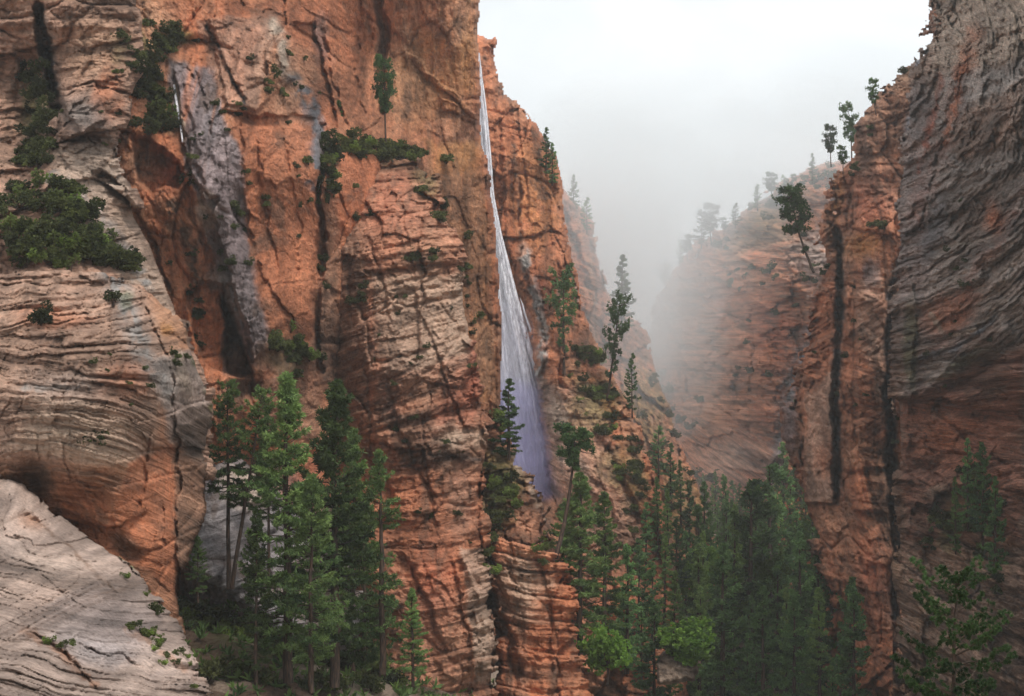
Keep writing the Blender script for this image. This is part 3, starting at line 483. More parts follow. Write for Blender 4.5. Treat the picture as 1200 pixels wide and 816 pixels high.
cliff('dark_swept_wall', 'dark grey wall of curved sweeping rock ribs along the right edge',
      [(1100, -140), (1098, 20), (1090, 50), (1076, 84), (1068, 130), (1062, 200), (1056, 280), (1048, 330), (1046, 400), (1048, 470), (1052, 540), (1058, 600), (1056, 680), (1058, 760), (1064, 960), (1440, 960), (1440, -140)],
      [(1100, 40, 152), (1070, 200, 156), (1060, 350, 152), (1130, 100, 136), (1180, 60, 124), (1250, 60, 112), (1170, 250, 124), (1250, 250, 112), (1110, 330, 138), (1180, 420, 128), (1060, 500, 150), (1120, 480, 142), (1180, 560, 134), (1060, 640, 148), (1130, 660, 136), (1200, 700, 126), (1080, 800, 136), (1250, 850, 116), (1260, 450, 116)],
      relO,
      [('p', [(1060, -140), (1440, -140), (1440, 330), (1060, 480), (1040, 300)], 30, ('grey', .6)), ('p', [(1060, -140), (1440, -140), (1440, 330), (1060, 480), (1040, 300)], 30, ('grey', .55, 'd')), ('p', [(1060, -140), (1440, -140), (1440, 330), (1060, 480), (1040, 300)], 30, ('tan', .5, 'd')), ('p', [(1060, -140), (1440, -140), (1440, 330), (1060, 480), (1040, 300)], 30, ('dark', .4, 'd')), ('p', [(1060, -140), (1440, -140), (1440, 400), (1060, 480), (1040, 300)], 30, ('pink', .6)), ('p', [(1100, -140), (1440, -140), (1440, 400), (1080, 460)], 20, ('pale', .8, 'd')), ('l', [(1075, 260), (1110, 150), (1140, 40)], 14, ('orange', .45, 'd')), ('l', [(1090, 420), (1140, 330), (1200, 230)], 12, ('orange', .5, 'd')), ('p', [(1060, 100), (1440, 0), (1440, 400), (1060, 480), (1040, 300)], 30, ('blue', .4, 'n')), ('l', [(1130, 60), (1118, 130), (1105, 165)], 8, ('orange', .75, 'n')), ('l', [(1100, 90), (1090, 150), (1076, 200)], 5, ('red', .6, 'n')),
       ('p', [(1130, 130), (1200, 90), (1200, 165), (1120, 190), (1108, 165)], 14, ('pink', .7, 'n')), ('b', 1150, 160, 40, 24, -10, ('brown', .6, 'd')), ('b', 1145, 260, 30, 40, 30, ('brown', .75)), ('b', 1165, 255, 10, 16, 0, ('orange', .9)), ('b', 1110, 370, 40, 30, -25, ('orange', .7, 'd')), ('b', 1140, 400, 40, 20, -30, ('umber', .6, 'd')),
       ('l', [(1085, 360), (1105, 395), (1140, 385), (1175, 350)], 3.5, ('pale', .8, 'n')), ('l', [(1070, 425), (1120, 410), (1165, 370)], 3, ('blue', .9)), ('b', 1068, 400, 12, 70, 0, ('moss', .75, 's')), ('b', 1130, 425, 40, 8, -30, ('moss', .6, 'n')), ('l', [(1062, 40), (1100, 60), (1090, 120)], 5, ('pale', .4, 'n')), ('b', 1095, 270, 14, 60, 15, ('slate', .7, 's')),
       ('p', [(1056, 470), (1200, 400), (1200, 800), (1056, 800)], 14, ('pink', .7)), ('p', [(1056, 470), (1200, 400), (1200, 640), (1056, 640)], 20, ('red', .5, 'n')), ('b', 1110, 510, 44, 30, -20, ('orange', .6, 'n')), ('b', 1160, 440, 26, 40, 0, ('brown', .6, 'n')), ('b', 1105, 580, 30, 12, 0, ('cream', .5, 'd')), ('b', 1112, 620, 24, 40, 30, ('moss', .85, 'n')), ('b', 1150, 640, 40, 60, 0, ('tan', .5, 'n')),
       ('b', 1080, 640, 16, 80, 0, ('umber', .6, 'd')), ('b', 1130, 730, 70, 70, 0, ('pink', .7)), ('b', 1076, 720, 12, 30, 0, ('tan', .6, 'd'))],
      [('l', [(1120, 185), (1150, 170), (1200, 150)], 4, 2.2), ('p', [(1118, 120), (1200, 90), (1200, 165), (1122, 184), (1106, 160)], 10, -2.2), ('l', [(1110, 330), (1130, 260), (1175, 180)], 6, -1.5), ('b', 1150, 250, 30, 40, 30, 3.), ('l', [(1072, 470), (1120, 420), (1180, 370)], 4, -2.), ('b', 1120, 450, 60, 12, -35, 2.5),
       ('l', [(1062, 300), (1075, 380), (1066, 460), (1062, 560)], 5, -1.6), ('l', [(1080, 320), (1090, 240), (1110, 170)], 4, -1.2), ('b', 1105, 545, 30, 14, -10, 2.), ('b', 1125, 620, 40, 40, 40, -2.), ('b', 1090, 660, 10, 50, 0, 2.), ('l', [(1080, 280), (1100, 180), (1140, 80)], 4, 1.5)],
      seed=901, roll=4, edge=.6, thick=30, col0='umber', mt=M_SWEPT)

# ------------------------------------------------------------------ valley floor
gp = [(300, 815, 92), (220, 700, 108), (250, 770, 96), (420, 790, 104), (520, 800, 112), (600, 850, 125), (700, 860, 150), (800, 850, 172), (900, 850, 190), (1000, 850, 172), (1100, 910, 140), (860, 720, 262), (780, 680, 240),
      (840, 620, 330), (900, 660, 290), (0, 1000, 60), (1100, 1100, 70), (600, 1100, 70), (300, 1000, 62), (200, 900, 70), (1180, 1000, 110), (330, 740, 112), (960, 650, 270), (0, 700, 190), (1200, 700, 240), (820, 540, 470), (700, 560, 470), (1000, 540, 470)]
gx = [P(*g) for g in gp]
xs = np.arange(-190, 190, 1.2); ys = np.arange(24, 520, 1.2); GX, GY = np.meshgrid(xs, ys)
def ground_z(X, Y):
    return tps([(a, b, c) for a, b, c in gx], X, Y)
GZ = ground_z(GX, GY)+.9*fbm(GX*.12, GY*.12, 5, 4)+.6*blocks(GX, GY, 3.5, 3.5, 6)+.15*fbm(GX, GY, 7, 3)
idx = np.arange(GX.size).reshape(GX.shape)
gf = np.stack([idx[:-1, :-1], idx[:-1, 1:], idx[1:, 1:], idx[1:, :-1]], -1).reshape(-1, 4)
gc = C['brown']*(1+.5*fbm(GX*.3, GY*.3, 8, 4)[..., None]); gn = sst(-.1, .3, fbm(GX*.15, GY*.15, 9, 5))[..., None]
gc = gc+(C['moss']*.7-gc)*gn*.8; gn = sst(.15, .3, fbm(GX*.22, GY*.22, 29, 5))[..., None]; gc = gc+(C['pale']*.8-gc)*gn*.7
me = new_mesh('valley_ground', np.stack([GX, GY, GZ], -1).reshape(-1, 3), gf, M_ROCK, np.clip(gc, .02, .8).reshape(-1, 3), np.stack([GZ, GX, GX*0], -1).reshape(-1, 3))
link('valley_ground', me, kind='structure', label='brushy floor and left slope of the gorge under the trees')
gv = np.array([(-3000, -2000, -175), (3000, -2000, -175), (3000, 4000, -175), (-3000, 4000, -175)], float)
me = new_mesh('lower_terrain', gv, np.array([[0, 1, 2, 3]]), M_ROCKF, np.tile(C['umber'], (4, 1)), gv*.1, False)
link('lower_terrain', me, kind='structure', label='wide reddish ground far below the gorge')

# grey slab seen through the left pines, tipped up from the slope
def slab_obj(name, label, poly, depth, c0, seed, **kw):
    return cliff(name, label, poly, depth, rel_generic(seed, bed=.15, f=1.2, blk=.5, bw=(5, 3), big=.7, small=.12), [('p', [(0, 0), (1200, 0), (1200, 900), (0, 900)], 4, (c0, .85))]+kw.get('paint', []), [], seed=seed, roll=1.5, thick=5)
slab_obj('tilted_grey_slab', 'smooth blue grey rock slab tilting down behind the pair of slender pines',
         [(246, 545), (268, 520), (300, 560), (335, 590), (400, 640), (430, 720), (400, 760), (330, 748), (300, 716), (262, 690), (228, 676), (232, 620)],
         [(250, 550, 110), (240, 670, 101), (330, 600, 110), (400, 650, 112), (400, 740, 105), (300, 700, 104), (280, 600, 107)], 'blue', 951,
         paint=[('p', [(0, 0), (1200, 0), (1200, 900), (0, 900)], 4, ('grey', .3)), ('b', 290, 570, 40, 30, 30, ('pale', .8, 'n')), ('b', 380, 700, 60, 50, 0, ('pink', .6, 'n')), ('b', 290, 670, 50, 10, 20, ('brown', .7, 'n'))])
if 0: slab_obj('fallen_pale_ledge', 'narrow pale ledge slanting down the shaded slope under the left cliff', [(204, 672), (228, 690), (262, 712), (285, 738), (262, 732), (228, 712), (204, 692)], [(204, 680, 88), (285, 735, 86), (240, 700, 87)], 'tan', 961)

slab_obj('pale_outcrop', 'small pale broken rocks beside the bright green tree on the valley floor', [(780, 768), (790, 764), (800, 768), (808, 766), (814, 776), (812, 792), (776, 796)], [(780, 770, 146), (810, 770, 146), (795, 790, 144)], 'pale', 971)
# ------------------------------------------------------------------ vegetation
def tube(pts, rad, k=6):
    pts = np.array(pts, float); n = len(pts); V = []; Fc = []
    for i in range(n):
        d = pts[min(i+1, n-1)]-pts[max(i-1, 0)]; d /= np.linalg.norm(d)+1e-9
        a = np.cross(d, (0, 0, 1) if abs(d[2]) < .9 else (1, 0, 0)); a /= np.linalg.norm(a); b = np.cross(d, a)
        for j in range(k):
            w = 2*math.pi*j/k; V.append(pts[i]+rad[i]*(math.cos(w)*a+math.sin(w)*b))
    for i in range(n-1):
        for j in range(k):
            p = i*k+j; q = i*k+(j+1) % k; Fc += [(p, q, q+k), (p, q+k, p+k)]
    return np.array(V), np.array(Fc)
class Soup:
    def __init__(s): s.v = []; s.f = []; s.c = []; s.n = 0
    def add(s, v, f, c):
        s.v.append(v); s.f.append(f+s.n); s.c.append(np.broadcast_to(c, (len(v), 3))); s.n += len(v)
    def mesh(s, name, m, smooth=False): return new_mesh(name, np.concatenate(s.v), np.concatenate(s.f), m, np.concatenate(s.c), smooth=smooth)
def needles(sp, cen, dirs, ln, wd, n, r, cols, spread=.9):
    """n blades fanned from each centre"""
    m = len(cen)
    if not m: return
    c = np.repeat(cen, n, 0); d = np.repeat(dirs, n, 0)+r.normal(0, spread, (m*n, 3)); d /= np.linalg.norm(d, axis=1, keepdims=True)+1e-9
    L = ln*r.uniform(.6, 1.15, (m*n, 1)); w = np.cross(d, r.normal(0, 1, (m*n, 3))); w /= np.linalg.norm(w, axis=1, keepdims=True)+1e-9
    a = c+w*wd*.5; b = c-w*wd*.5; t = c+d*L+w*wd*.1; t2 = c+d*L*.6+w*wd*.9
    v = np.stack([a, b, t, t2], 1).reshape(-1, 3); i = np.arange(m*n)[:, None]*4
    f = np.concatenate([i+np.array([[0, 1, 2]]), i+np.array([[0, 2, 3]])])
    cc = np.repeat(np.repeat(cols, n, 0)*r.uniform(.75, 1.25, (m*n, 1)), 4, 0)
    sp.add(v, f, cc)
DARKG = np.array((.05, .10, .034)); MIDG = np.array((.10, .19, .05)); LITG = np.array((.20, .31, .07)); BLUEG = np.array((.06, .125, .06))
BK = np.array((.07, .045, .03))
def conifer(name, seed, H=20., lo=.2, R=3.2, nb=110, tufts=26, ln=.34, wd=.075, nn=9, shape=.8, sway=.3, cols=(DARKG, MIDG), droop=.25, r0=.28, gaps=.0, bare=.2, curve=0., flat=False, limb=1., upk=1.):
    r = np.random.default_rng(seed)
    tz = np.linspace(0, H, 16)
    ox = sway*np.cumsum(r.normal(0, .12, 16))+curve*np.sin(tz/H*math.pi*.9)*H*.06; oy = sway*np.cumsum(r.normal(0, .12, 16))
    ox -= ox[0]; oy -= oy[0]
    tp = np.c_[ox, oy, tz]
    tv, tf = tube(tp, r0*(1-tz/H)**.8+.03, 8)
    trunk = new_mesh(name+'_trunk', tv, tf, M_BARK)
    sp = Soup(); cens = []; dirs = []; cc = []
    for k in range(nb):
        h = lo+(1-lo)*((k+r.random())/nb)
        if gaps and vn(np.array([h*7.+seed]), np.array([.5]), seed)[0] > 1-2*gaps: continue
        q = (h-lo)/(1-lo)
        if flat: prof = (.35+.65*math.sin(min(1, q*1.15)*math.pi*.62))*(1 if q < .93 else .7)
        else: prof = min(1, (1-q)**shape*1.05+.04)*(min(1, .55+q*2.2))
        Lb = R*prof*r.uniform(.55, 1.12)
        az = r.uniform(0, 2*math.pi); base = np.array([np.interp(h*H, tz, ox), np.interp(h*H, tz, oy), h*H])
        up = upk*(.75*q-.1)-droop*(1-q)+r.normal(0, .12)
        n = 6; s = np.linspace(0, 1, n)[:, None]
        d0 = np.array([math.cos(az), math.sin(az), 0])
        pts = base+d0*Lb*s+np.array([0, 0, 1])*Lb*(up*s-droop*.5*s**2+.28*upk*s**3)
        pts[1:] += r.normal(0, .035*Lb, (n-1, 3))
        bv, bf = tube(pts, np.linspace(.05, .012, n)*(.5+Lb/R)*limb, 3)
        sp.add(bv, bf, BK)
        if r.random() < bare*(1-q): continue
        side = np.cross(d0, (0, 0, 1))
        m = max(4, int(tufts*(.3+.7*Lb/R)))
        ss = r.uniform(.22, 1.02, m)**.8
        wl = r.uniform(-1, 1, m)*(.30*Lb*(1.15-ss)+.12)
        ip = np.stack([np.interp(ss, s[:, 0], pts[:, j]) for j in range(3)], 1)
        cn = ip+side*wl[:, None]+np.array([0, 0, 1])*(r.normal(0, .26 if flat else .05, m)-.06*np.abs(wl))[:, None]*Lb*.5
        cens.append(cn); dr = d0*.6+side*np.sign(wl)[:, None]*.5+np.array([0, 0, .35]); dirs.append(dr)
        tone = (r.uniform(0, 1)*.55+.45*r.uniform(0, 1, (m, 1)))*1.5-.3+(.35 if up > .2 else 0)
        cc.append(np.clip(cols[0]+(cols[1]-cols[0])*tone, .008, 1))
    # leader
    top = np.array([ox[-1], oy[-1], H]); k = 6
    cens.append(top-np.c_[np.zeros((k, 2)), np.linspace(0, .08*H, k)]); dirs.append(np.tile([0, 0, 1.], (k, 1))); cc.append(np.tile(cols[1], (k, 1)))
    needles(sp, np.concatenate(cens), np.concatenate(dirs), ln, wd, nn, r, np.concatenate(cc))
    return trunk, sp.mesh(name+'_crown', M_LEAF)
def shrub_mesh(name, seed, R=1., n=170, nn=8, cols=(MIDG, LITG), ln=.22, wd=.1, hz=.75):
    r = np.random.default_rng(seed); lob = r.normal(0, .62, (7, 3))*[R, R, R*.5]+[0, 0, R*hz*.7]
    pick = r.integers(0, 7, n); d = r.normal(0, 1, (n, 3)); d /= np.linalg.norm(d, axis=1, keepdims=True)
    cen = lob[pick]+d*(R*.42*r.uniform(.4, 1.15, (n, 1))); cen[:, 2] = np.abs(cen[:, 2]-.05)
    tone = (hsh(pick, pick, seed)[:, None]*.6+.4*r.random((n, 1)))
    sp = Soup(); needles(sp, cen, d+[0, 0, .4], ln, wd, nn, r, cols[0]+(cols[1]-cols[0])*tone, 1.)
    st = Soup()
    for j in range(7):
        v, f = tube([(0, 0, -.25), lob[j]*.5+r.normal(0, .06, 3), lob[j]*1.05], [.05*R, .035*R, .01], 4); st.add(v, f, BK)
    return st.mesh(name+'_stems', M_BARK), sp.mesh(name+'_foliage', M_BROAD)

VAR = {}
VAR['spire'] = conifer('spire', 1, nb=130, R=3.4, lo=.12, gaps=.14, bare=.3, sway=.45, tufts=36, nn=10, ln=.36, wd=.07, cols=(MIDG*.75, LITG*.88), shape=.85)
VAR['dense'] = conifer('dense', 2, nb=140, R=3.5, lo=.16, gaps=.14, bare=.3, sway=.45, tufts=36, nn=10, ln=.36, wd=.07, cols=(MIDG*.6, LITG*.7), shape=.7)
VAR['broad'] = conifer('broad', 3, nb=130, R=3.9, lo=.16, tufts=36, nn=9, ln=.38, wd=.075, cols=(MIDG*.75, LITG*.85), shape=.6, gaps=.15)
VAR['ragged'] = conifer('ragged', 4, nb=80, R=3.1, lo=.15, tufts=26, nn=9, ln=.38, wd=.075, cols=(MIDG*.7, LITG*.8), shape=.6, gaps=.25, bare=.4, sway=.6)
VAR['slender'] = conifer('slender', 5, nb=62, R=2.6, lo=.42, tufts=28, nn=9, ln=.36, wd=.07, cols=(MIDG*.7, LITG*.75), shape=.45, bare=.1, r0=.2, gaps=.1)
VAR['leaning'] = conifer('leaning', 6, nb=90, R=3.4, lo=.28, tufts=40, nn=11, ln=.42, wd=.1, cols=(DARKG, MIDG*1.1), shape=.3, bare=.5, r0=.25, gaps=.3, curve=1., flat=True, limb=1.6, upk=.5)
VAR['flat'] = conifer('flat', 7, nb=64, R=4.4, lo=.36, tufts=46, nn=11, ln=.5, wd=.12, cols=(DARKG, MIDG), bare=.2, r0=.3, gaps=.22, curve=.6, flat=True, limb=1.6, upk=.35)
VAR['snag'] = conifer('snag', 8, nb=40, R=4., lo=.25, tufts=34, nn=10, ln=.5, wd=.12, cols=(DARKG, MIDG), bare=.45, r0=.3, gaps=.3, flat=True, limb=1.6, shape=.3)
VAR['crooked'] = conifer('crooked', 26, nb=34, R=2.9, lo=.7, tufts=44, nn=11, ln=.45, wd=.1, cols=(DARKG*.8, MIDG), bare=.1, r0=.33, flat=True, limb=1.6, upk=.2, curve=1.6)
VAR['far1'] = conifer('far_fir', 9, nb=75, R=3.3, lo=.08, tufts=26, nn=7, ln=.5, wd=.14, cols=(DARKG, MIDG*1.5), shape=.8, bare=.15, gaps=.1)
VAR['far2'] = conifer('far_pine', 10, nb=65, R=3.7, lo=.14, tufts=26, nn=7, ln=.52, wd=.15, cols=(BLUEG, MIDG*1.4), shape=.6, gaps=.2, bare=.3)
VAR['far3'] = conifer('far_spruce', 11, nb=70, R=2.7, lo=.05, tufts=24, nn=7, ln=.5, wd=.14, cols=(MIDG, LITG*1.05), shape=.9, bare=.1, gaps=.08)
VAR['near'] = conifer('near', 14, H=6.5, nb=44, R=2.3, lo=.15, tufts=46, nn=46, ln=.11, wd=.018, cols=(DARKG*.3, MIDG*.42), shape=.3, bare=.0, r0=.06, sway=.2, droop=.1, limb=.6, gaps=.12)
def lumpy(name, seed, cols, R=3., n=900, ln=.3, wd=.24, H=5.5, nn=8):
    r = np.random.default_rng(seed); k = 16
    lob = r.normal(0, 1, (k, 3)); lob = lob/np.linalg.norm(lob, axis=1, keepdims=True)*[R*.8, R*.8, R*.75]*r.uniform(.35, 1.1, (k, 1))+[0, 0, H*.6]
    pick = r.integers(0, k, n); d = r.normal(0, 1, (n, 3)); d /= np.linalg.norm(d, axis=1, keepdims=True)
    cen = lob[pick]+d*R*.34*r.uniform(.3, 1.25, (n, 1))
    tone = hsh(pick, pick, seed)[:, None]*.5+.5*r.random((n, 1))
    sp = Soup(); needles(sp, cen, d+[0, 0, .3], ln, wd, nn, r, cols[0]+(cols[1]-cols[0])*tone, 1.)
    st = Soup(); v, f = tube([(0, 0, -.3), (.1, 0, H*.3), (0, .1, H*.6)], [.16, .12, .07], 6); st.add(v, f, BK)
    for j in range(k):
        v, f = tube([(.05, 0, H*.28), (lob[j]+[0, 0, H*.3])*.5, lob[j]], [.07, .045, .012], 4); st.add(v, f, BK)
    return st.mesh(name+'_trunk', M_BARK), sp.mesh(name+'_crown', M_BROAD)
VAR['leafy'] = lumpy('leafy', 21, (np.array((.10, .22, .03)), np.array((.30, .50, .07))))
VAR['leafy2'] = lumpy('leafy_small', 22, (np.array((.10, .19, .035)), np.array((.20, .32, .055))))
HREF = dict(near=6.5, leafy=7.3, leafy2=7.3)
def tree(kind, u, vt, vb, Y, label, group=None, name='pine_tree', cat='tree', lean=None, w=1., rz=None):
    """tree whose foot shows at (u, vb) and top at height vt, at distance Y"""
    if Y is None: Y = (hit(u, vb) or 200)-.3
    h = (vb-vt)/F*Y; s = h/HREF.get(kind, 20.)
    o = bpy.data.objects.new(name, None); COL.objects.link(o); o.location = P(u, vb, Y); o.empty_display_size = .3
    r = random.Random(int(u*7+vt*3))
    o.scale = (s*w, s*w, s); o.rotation_euler = (r.uniform(-.02, .02), lean or 0., 0)
    o['label'] = label; o['category'] = cat
    if group: o['group'] = group
    t, c = VAR[kind]
    a = rz if rz is not None else r.uniform(0, 6.28)
    for nm, me in (('trunk', t), ('crown', c)):
        p = bpy.data.objects.new(nm, me); COL.objects.link(p); p.parent = o; p.rotation_euler = (0, 0, a)
    return o
# left group of tall pines
tree('spire', 338, 440, 800, 92, 'tall full pine with its tip highest in the left group', w=1.15)
tree('dense', 392, 450, 805, 95, 'tall dense pine with a reddish trunk, second of the left group beside the buttress', w=1.1)
tree('ragged', 448, 530, 790, 97, 'thinner ragged pine next to the foot of the orange buttress', w=1.05)
tree('slender', 268, 450, 690, 100, 'slender pine with a straight bare lower trunk in front of the blue grey slab', w=1.05)
tree('slender', 272, 455, 690, 99, 'slender pine leaning right, sharing a foot with a straight bare one', lean=.16, w=1.05)
tree('slender', 316, 490, 700, 104, 'thin pine half hidden behind the tallest pine of the left group', w=.9)
tree('spire', 484, 690, 805, 96, 'short young pine below the ragged pine at the buttress foot', w=1.2)
tree('dense', 232, 628, 706, 92, 'small dark fir against the shaded right face of the dome', w=1.2)
tree('broad', 365, 560, 812, 88, 'lower wide pine filling the gap between the two tallest left pines', w=.9)
tree('broad', 425, 590, 812, 104, 'mid height pine behind the ragged pine by the buttress', w=1.)
tree('dense', 300, 600, 812, 90, 'bushy lower pine left of the reddish trunk', w=.8)
tree('spire', 412, 505, 790, 108, 'pine whose top shows between the dense pine and the ragged pine', w=.95)
# trees at the gorge mouth
tree('crooked', 651, 500, 655, 126, 'crooked leaning pine with a bare stem and a tufted top above the pedestal', lean=.13, w=1.1, rz=1.2)
tree('dense', 680, 556, 770, 138, 'tall dark fir right of the layered pedestal, under the crooked pine', w=1.2)
tree('spire', 708, 578, 770, 142, 'tall narrow fir immediately right of the dark fir by the pedestal', w=1.2)
tree('far1', 735, 640, 790, 150, 'fir at the right end of the clump beside the pedestal', w=1.1)
tree('dense', 660, 590, 720, 150, 'dark fir mostly hidden behind the crooked leaning pine', w=1.2)
tree('leafy', 712, 720, 800, 135, 'bright green leafy tree under the narrow firs right of the pedestal', name='leafy_tree', w=1.)
tree('far1', 596, 445, 540, 146, 'small pointed fir on the hump in front of the waterfall', w=1.5)
tree('flat', 452, 70, 166, 138, 'bare-stemmed pine with open crown on the top ledge of the central buttress', w=.75)
tree('far1', 396, 118, 170, 138, 'small fir on the buttress top ledge beside the taller open pine', w=1.5)
tree('snag', 661, 322, 440, None, 'dead-topped pine with drooping flat crown on the slope right of the waterfall', w=.95)
tree('snag', 712, 352, 470, None, 'curved pine with thin layered crown standing on the misty slope', lean=.12, w=.8)
tree('far2', 741, 415, 490, None, 'dark pine near the lower end of the misty slope', w=.8)
tree('far1', 729, 300, 392, 310, 'ghostly pointed fir rising into the fog above the misty slope', w=1.3)
tree('far1', 640, 150, 200, 224, 'small fir on the rim corner of the waterfall wall', w=1.3)
tree('far1', 647, 168, 218, 224, 'dark narrow fir a step below the rim corner of the waterfall wall', w=1.2)
tree('far2', 688, 232, 275, 330, 'faint small tree on the second misty step', w=1.2)
tree('far1', 672, 205, 248, 332, 'faint fir on the upper misty step', w=1.2)
# right side
tree('leaning', 954, 216, 320, 200, 'leaning pine with a long bare trunk on the shoulder of the right pillars', lean=-.26, w=1.15, rz=2.)
tree('flat', 1027, 93, 136, 203, 'small flat-topped pine on the skyline of the right pillars', w=.85, lean=-.1)
tree('flat', 998, 124, 190, 262, 'large misty pine on the skyline behind the right pillars', w=.8, lean=-.08)
tree('flat', 974, 148, 196, 270, 'faint misty pine left of the large misty pine on the skyline', w=.9)
tree('flat', 988, 172, 204, 206, 'tiny dark pine at the shoulder of the right pillars', w=1.1)
tree('far1', 952, 180, 212, 400, 'faint pointed fir on the foggy ridge', w=1.4)
for i, (u, vt, vb, Y) in enumerate([(905, 203, 236, 440), (888, 216, 248, 445), (930, 205, 222, 430), (862, 238, 268, 455), (834, 240, 288, 475), (822, 246, 292, 480), (806, 276, 306, 490), (796, 282, 312, 495), (848, 256, 276, 470), (918, 205, 230, 435), (780, 310, 342, 510)]):
    tree('far2' if i % 2 else 'flat', u, vt, vb, Y, 'faint tree silhouette on the rim of the far foggy cliff', 'faint trees on the foggy rim', w=1.3)
for i, (u, vt, vb, Y) in enumerate([(1134, 515, 620, 134), (1152, 520, 640, 131), (1120, 560, 650, 134), (1166, 560, 680, 128)]):
    tree(('far1', 'far2', 'far3', 'far1')[i], u, vt, vb, Y, ('dark fir on the ledge of the swept wall, tallest of its clump', 'second dark fir on the ledge, right of the tallest one', 'small fir at the mossy slope below the ledge clump', 'fir at the edge of the right wall below the ledge clump')[i], w=.85)
tree('near', 1119, 676, 905, 24, 'dark young pine with open spreading branches near the camera, bottom right corner', w=.95, name='young_pine', rz=.6)
# valley trees
big = [('far1', 846, 640, 850, 168, 'tall pointed fir in the front row of the valley, left of the tall bare-stemmed one'), ('far2', 880, 566, 835, 200, 'tallest fir in the middle of the valley floor'), ('far2', 905, 548, 800, 235, 'tall misty pine behind the tallest valley fir'),
       ('far1', 766, 706, 850, 150, 'dark fir left of the bright green leafy tree'), ('far3', 960, 690, 850, 165, 'light green fir in the front row on the right of the valley'), ('far1', 1000, 690, 850, 160, 'dark fir at the foot of the right pillars'),
       ('far1', 930, 700, 850, 158, 'wide dark fir in the front row right of the valley middle'), ('far2', 975, 600, 800, 215, 'tall fir against the black crack of the right pillars'), ('far3', 818, 640, 820, 190, 'green fir above the bright green leafy tree'), ('far1', 895, 690, 850, 155, 'dark front fir below the tallest valley fir')]
for k, u, a, b, Y, l in big: tree(k, u, a, b, Y, l, w=1.15)
tree('leafy', 801, 712, 786, 146, 'bright green leafy tree on the valley floor beside the dark fir', name='leafy_tree', w=1.35)
tree('leafy2', 940, 600, 650, 245, 'fresh green leafy tree high among the misty firs on the right', name='leafy_tree', w=1.)
tree('leafy2', 832, 628, 690, 220, 'soft green leafy tree among the misty firs on the left of the valley', name='leafy_tree', w=.9)
tree('leafy2', 904, 640, 700, 200, 'green leafy tree between the tall valley firs', name='leafy_tree', w=.8)
tree('leafy2', 992, 590, 640, 196, 'light green leafy tree at the base of the long black crack', name='leafy_tree', w=.8)
r = random.Random(5)
def gz(x, y): return float(ground_z(np.array([x]), np.array([y]))[0])
placed = []
n = 0
for _ in range(4000):
    if n >= 90: break
    Y = r.uniform(165, 400); u = r.uniform(745, 1010)
    if u > 960 and Y > 215: continue
    x = (u-600)/F*Y
    if any((x-a)**2+(Y-b)**2 < 34 for a, b in placed): continue
    z = gz(x, Y); vb = CY-z/Y*F
    hm = r.choice((r.uniform(8, 16), r.uniform(15, 26))); vt = vb-hm/Y*F
    lim = 548+max(0, 800-u)*.9+max(0, u-930)*.8+r.uniform(0, 50)
    if vt < lim or vb < 560: continue
    D = hit(u, vb-2)
    if D and D < Y: continue
    placed.append((x, Y)); n += 1
    tree(r.choice(['far1', 'far1', 'far2', 'far3']), u, vt, vb+6, Y, 'misty dark conifer in the crowded woods on the valley floor', 'conifers crowding the valley floor', w=r.uniform(.75, 1.1))

for i, (u, vt, vb) in enumerate([(757, 590, 680), (771, 560, 650), (748, 640, 740), (764, 660, 760), (779, 630, 735), (733, 690, 790), (752, 712, 800), (783, 575, 660), (792, 610, 700), 
                                (786, 520, 590), (798, 540, 620), (772, 500, 565), (808, 570, 660), (790, 670, 770)]):
    D = hit(u, vb)
    tree(('far1', 'far3', 'far2')[i % 3], u, vt, vb, min(D or 240, 300)-.5, 'conifer growing on the rocky slope right of the waterfall', 'conifers on the waterfall slope', w=1.15)
tree('leafy2', 812, 650, 705, 200, 'fresh green leafy tree at the left end of the misty firs', name='leafy_tree', w=.9)
for i, (u, vt, vb, Y) in enumerate([(918, 520, 640, 290), (932, 470, 590, 296), (944, 545, 660, 262), (926, 560, 670, 270), (951, 590, 700, 240), (908, 560, 650, 300), (938, 500, 620, 285), (958, 620, 720, 225)]):
    tree(('far1', 'far2', 'far3')[i % 3], u, vt, vb, Y, 'dark conifer squeezed against the left foot of the right pillars', 'conifers at the left foot of the pillars', w=1.)
# shrubs
OL1 = np.array((.05, .062, .026)); OL2 = np.array((.115, .13, .042)); OL3 = np.array((.19, .22, .06))
SH = [shrub_mesh('shrub_a', 31, n=210, cols=(OL1*.7, OL2), ln=.26), shrub_mesh('shrub_b', 32, n=200, cols=(OL1, OL3), ln=.26), shrub_mesh('shrub_c', 33, n=180, cols=(OL2, np.array((.2, .29, .05))), ln=.26), shrub_mesh('shrub_d', 34, n=150, cols=(OL1*.6, OL2*.8), hz=.6, ln=.3)]
SHN = [0]
WANT = []
def shrub(u, v, size_px, kind, label, group, Y=None):
    D = Y or hit(u, v)
    if D is not None: WANT.append((size_px if group else 99, u, v, size_px, kind, label, group, D))
def put_shrub(u, v, size_px, kind, label, group, D):
    D -= .1
    o = bpy.data.objects.new('shrub', None); COL.objects.link(o); o.location = P(u, v, D)
    rr = random.Random(int(u*31+v*17)); s = size_px/F*D*.62
    o.scale = (s, s, s*rr.uniform(.75, 1.1)); o.rotation_euler = (0, 0, rr.uniform(0, 6.28)); o['label'] = label; o['category'] = 'shrub'
    if group: o['group'] = group
    for nm, me in zip(('stem', 'foliage'), SH[kind]):
        p = bpy.data.objects.new(nm, me); COL.objects.link(p); p.parent = o
    SHN[0] += 1
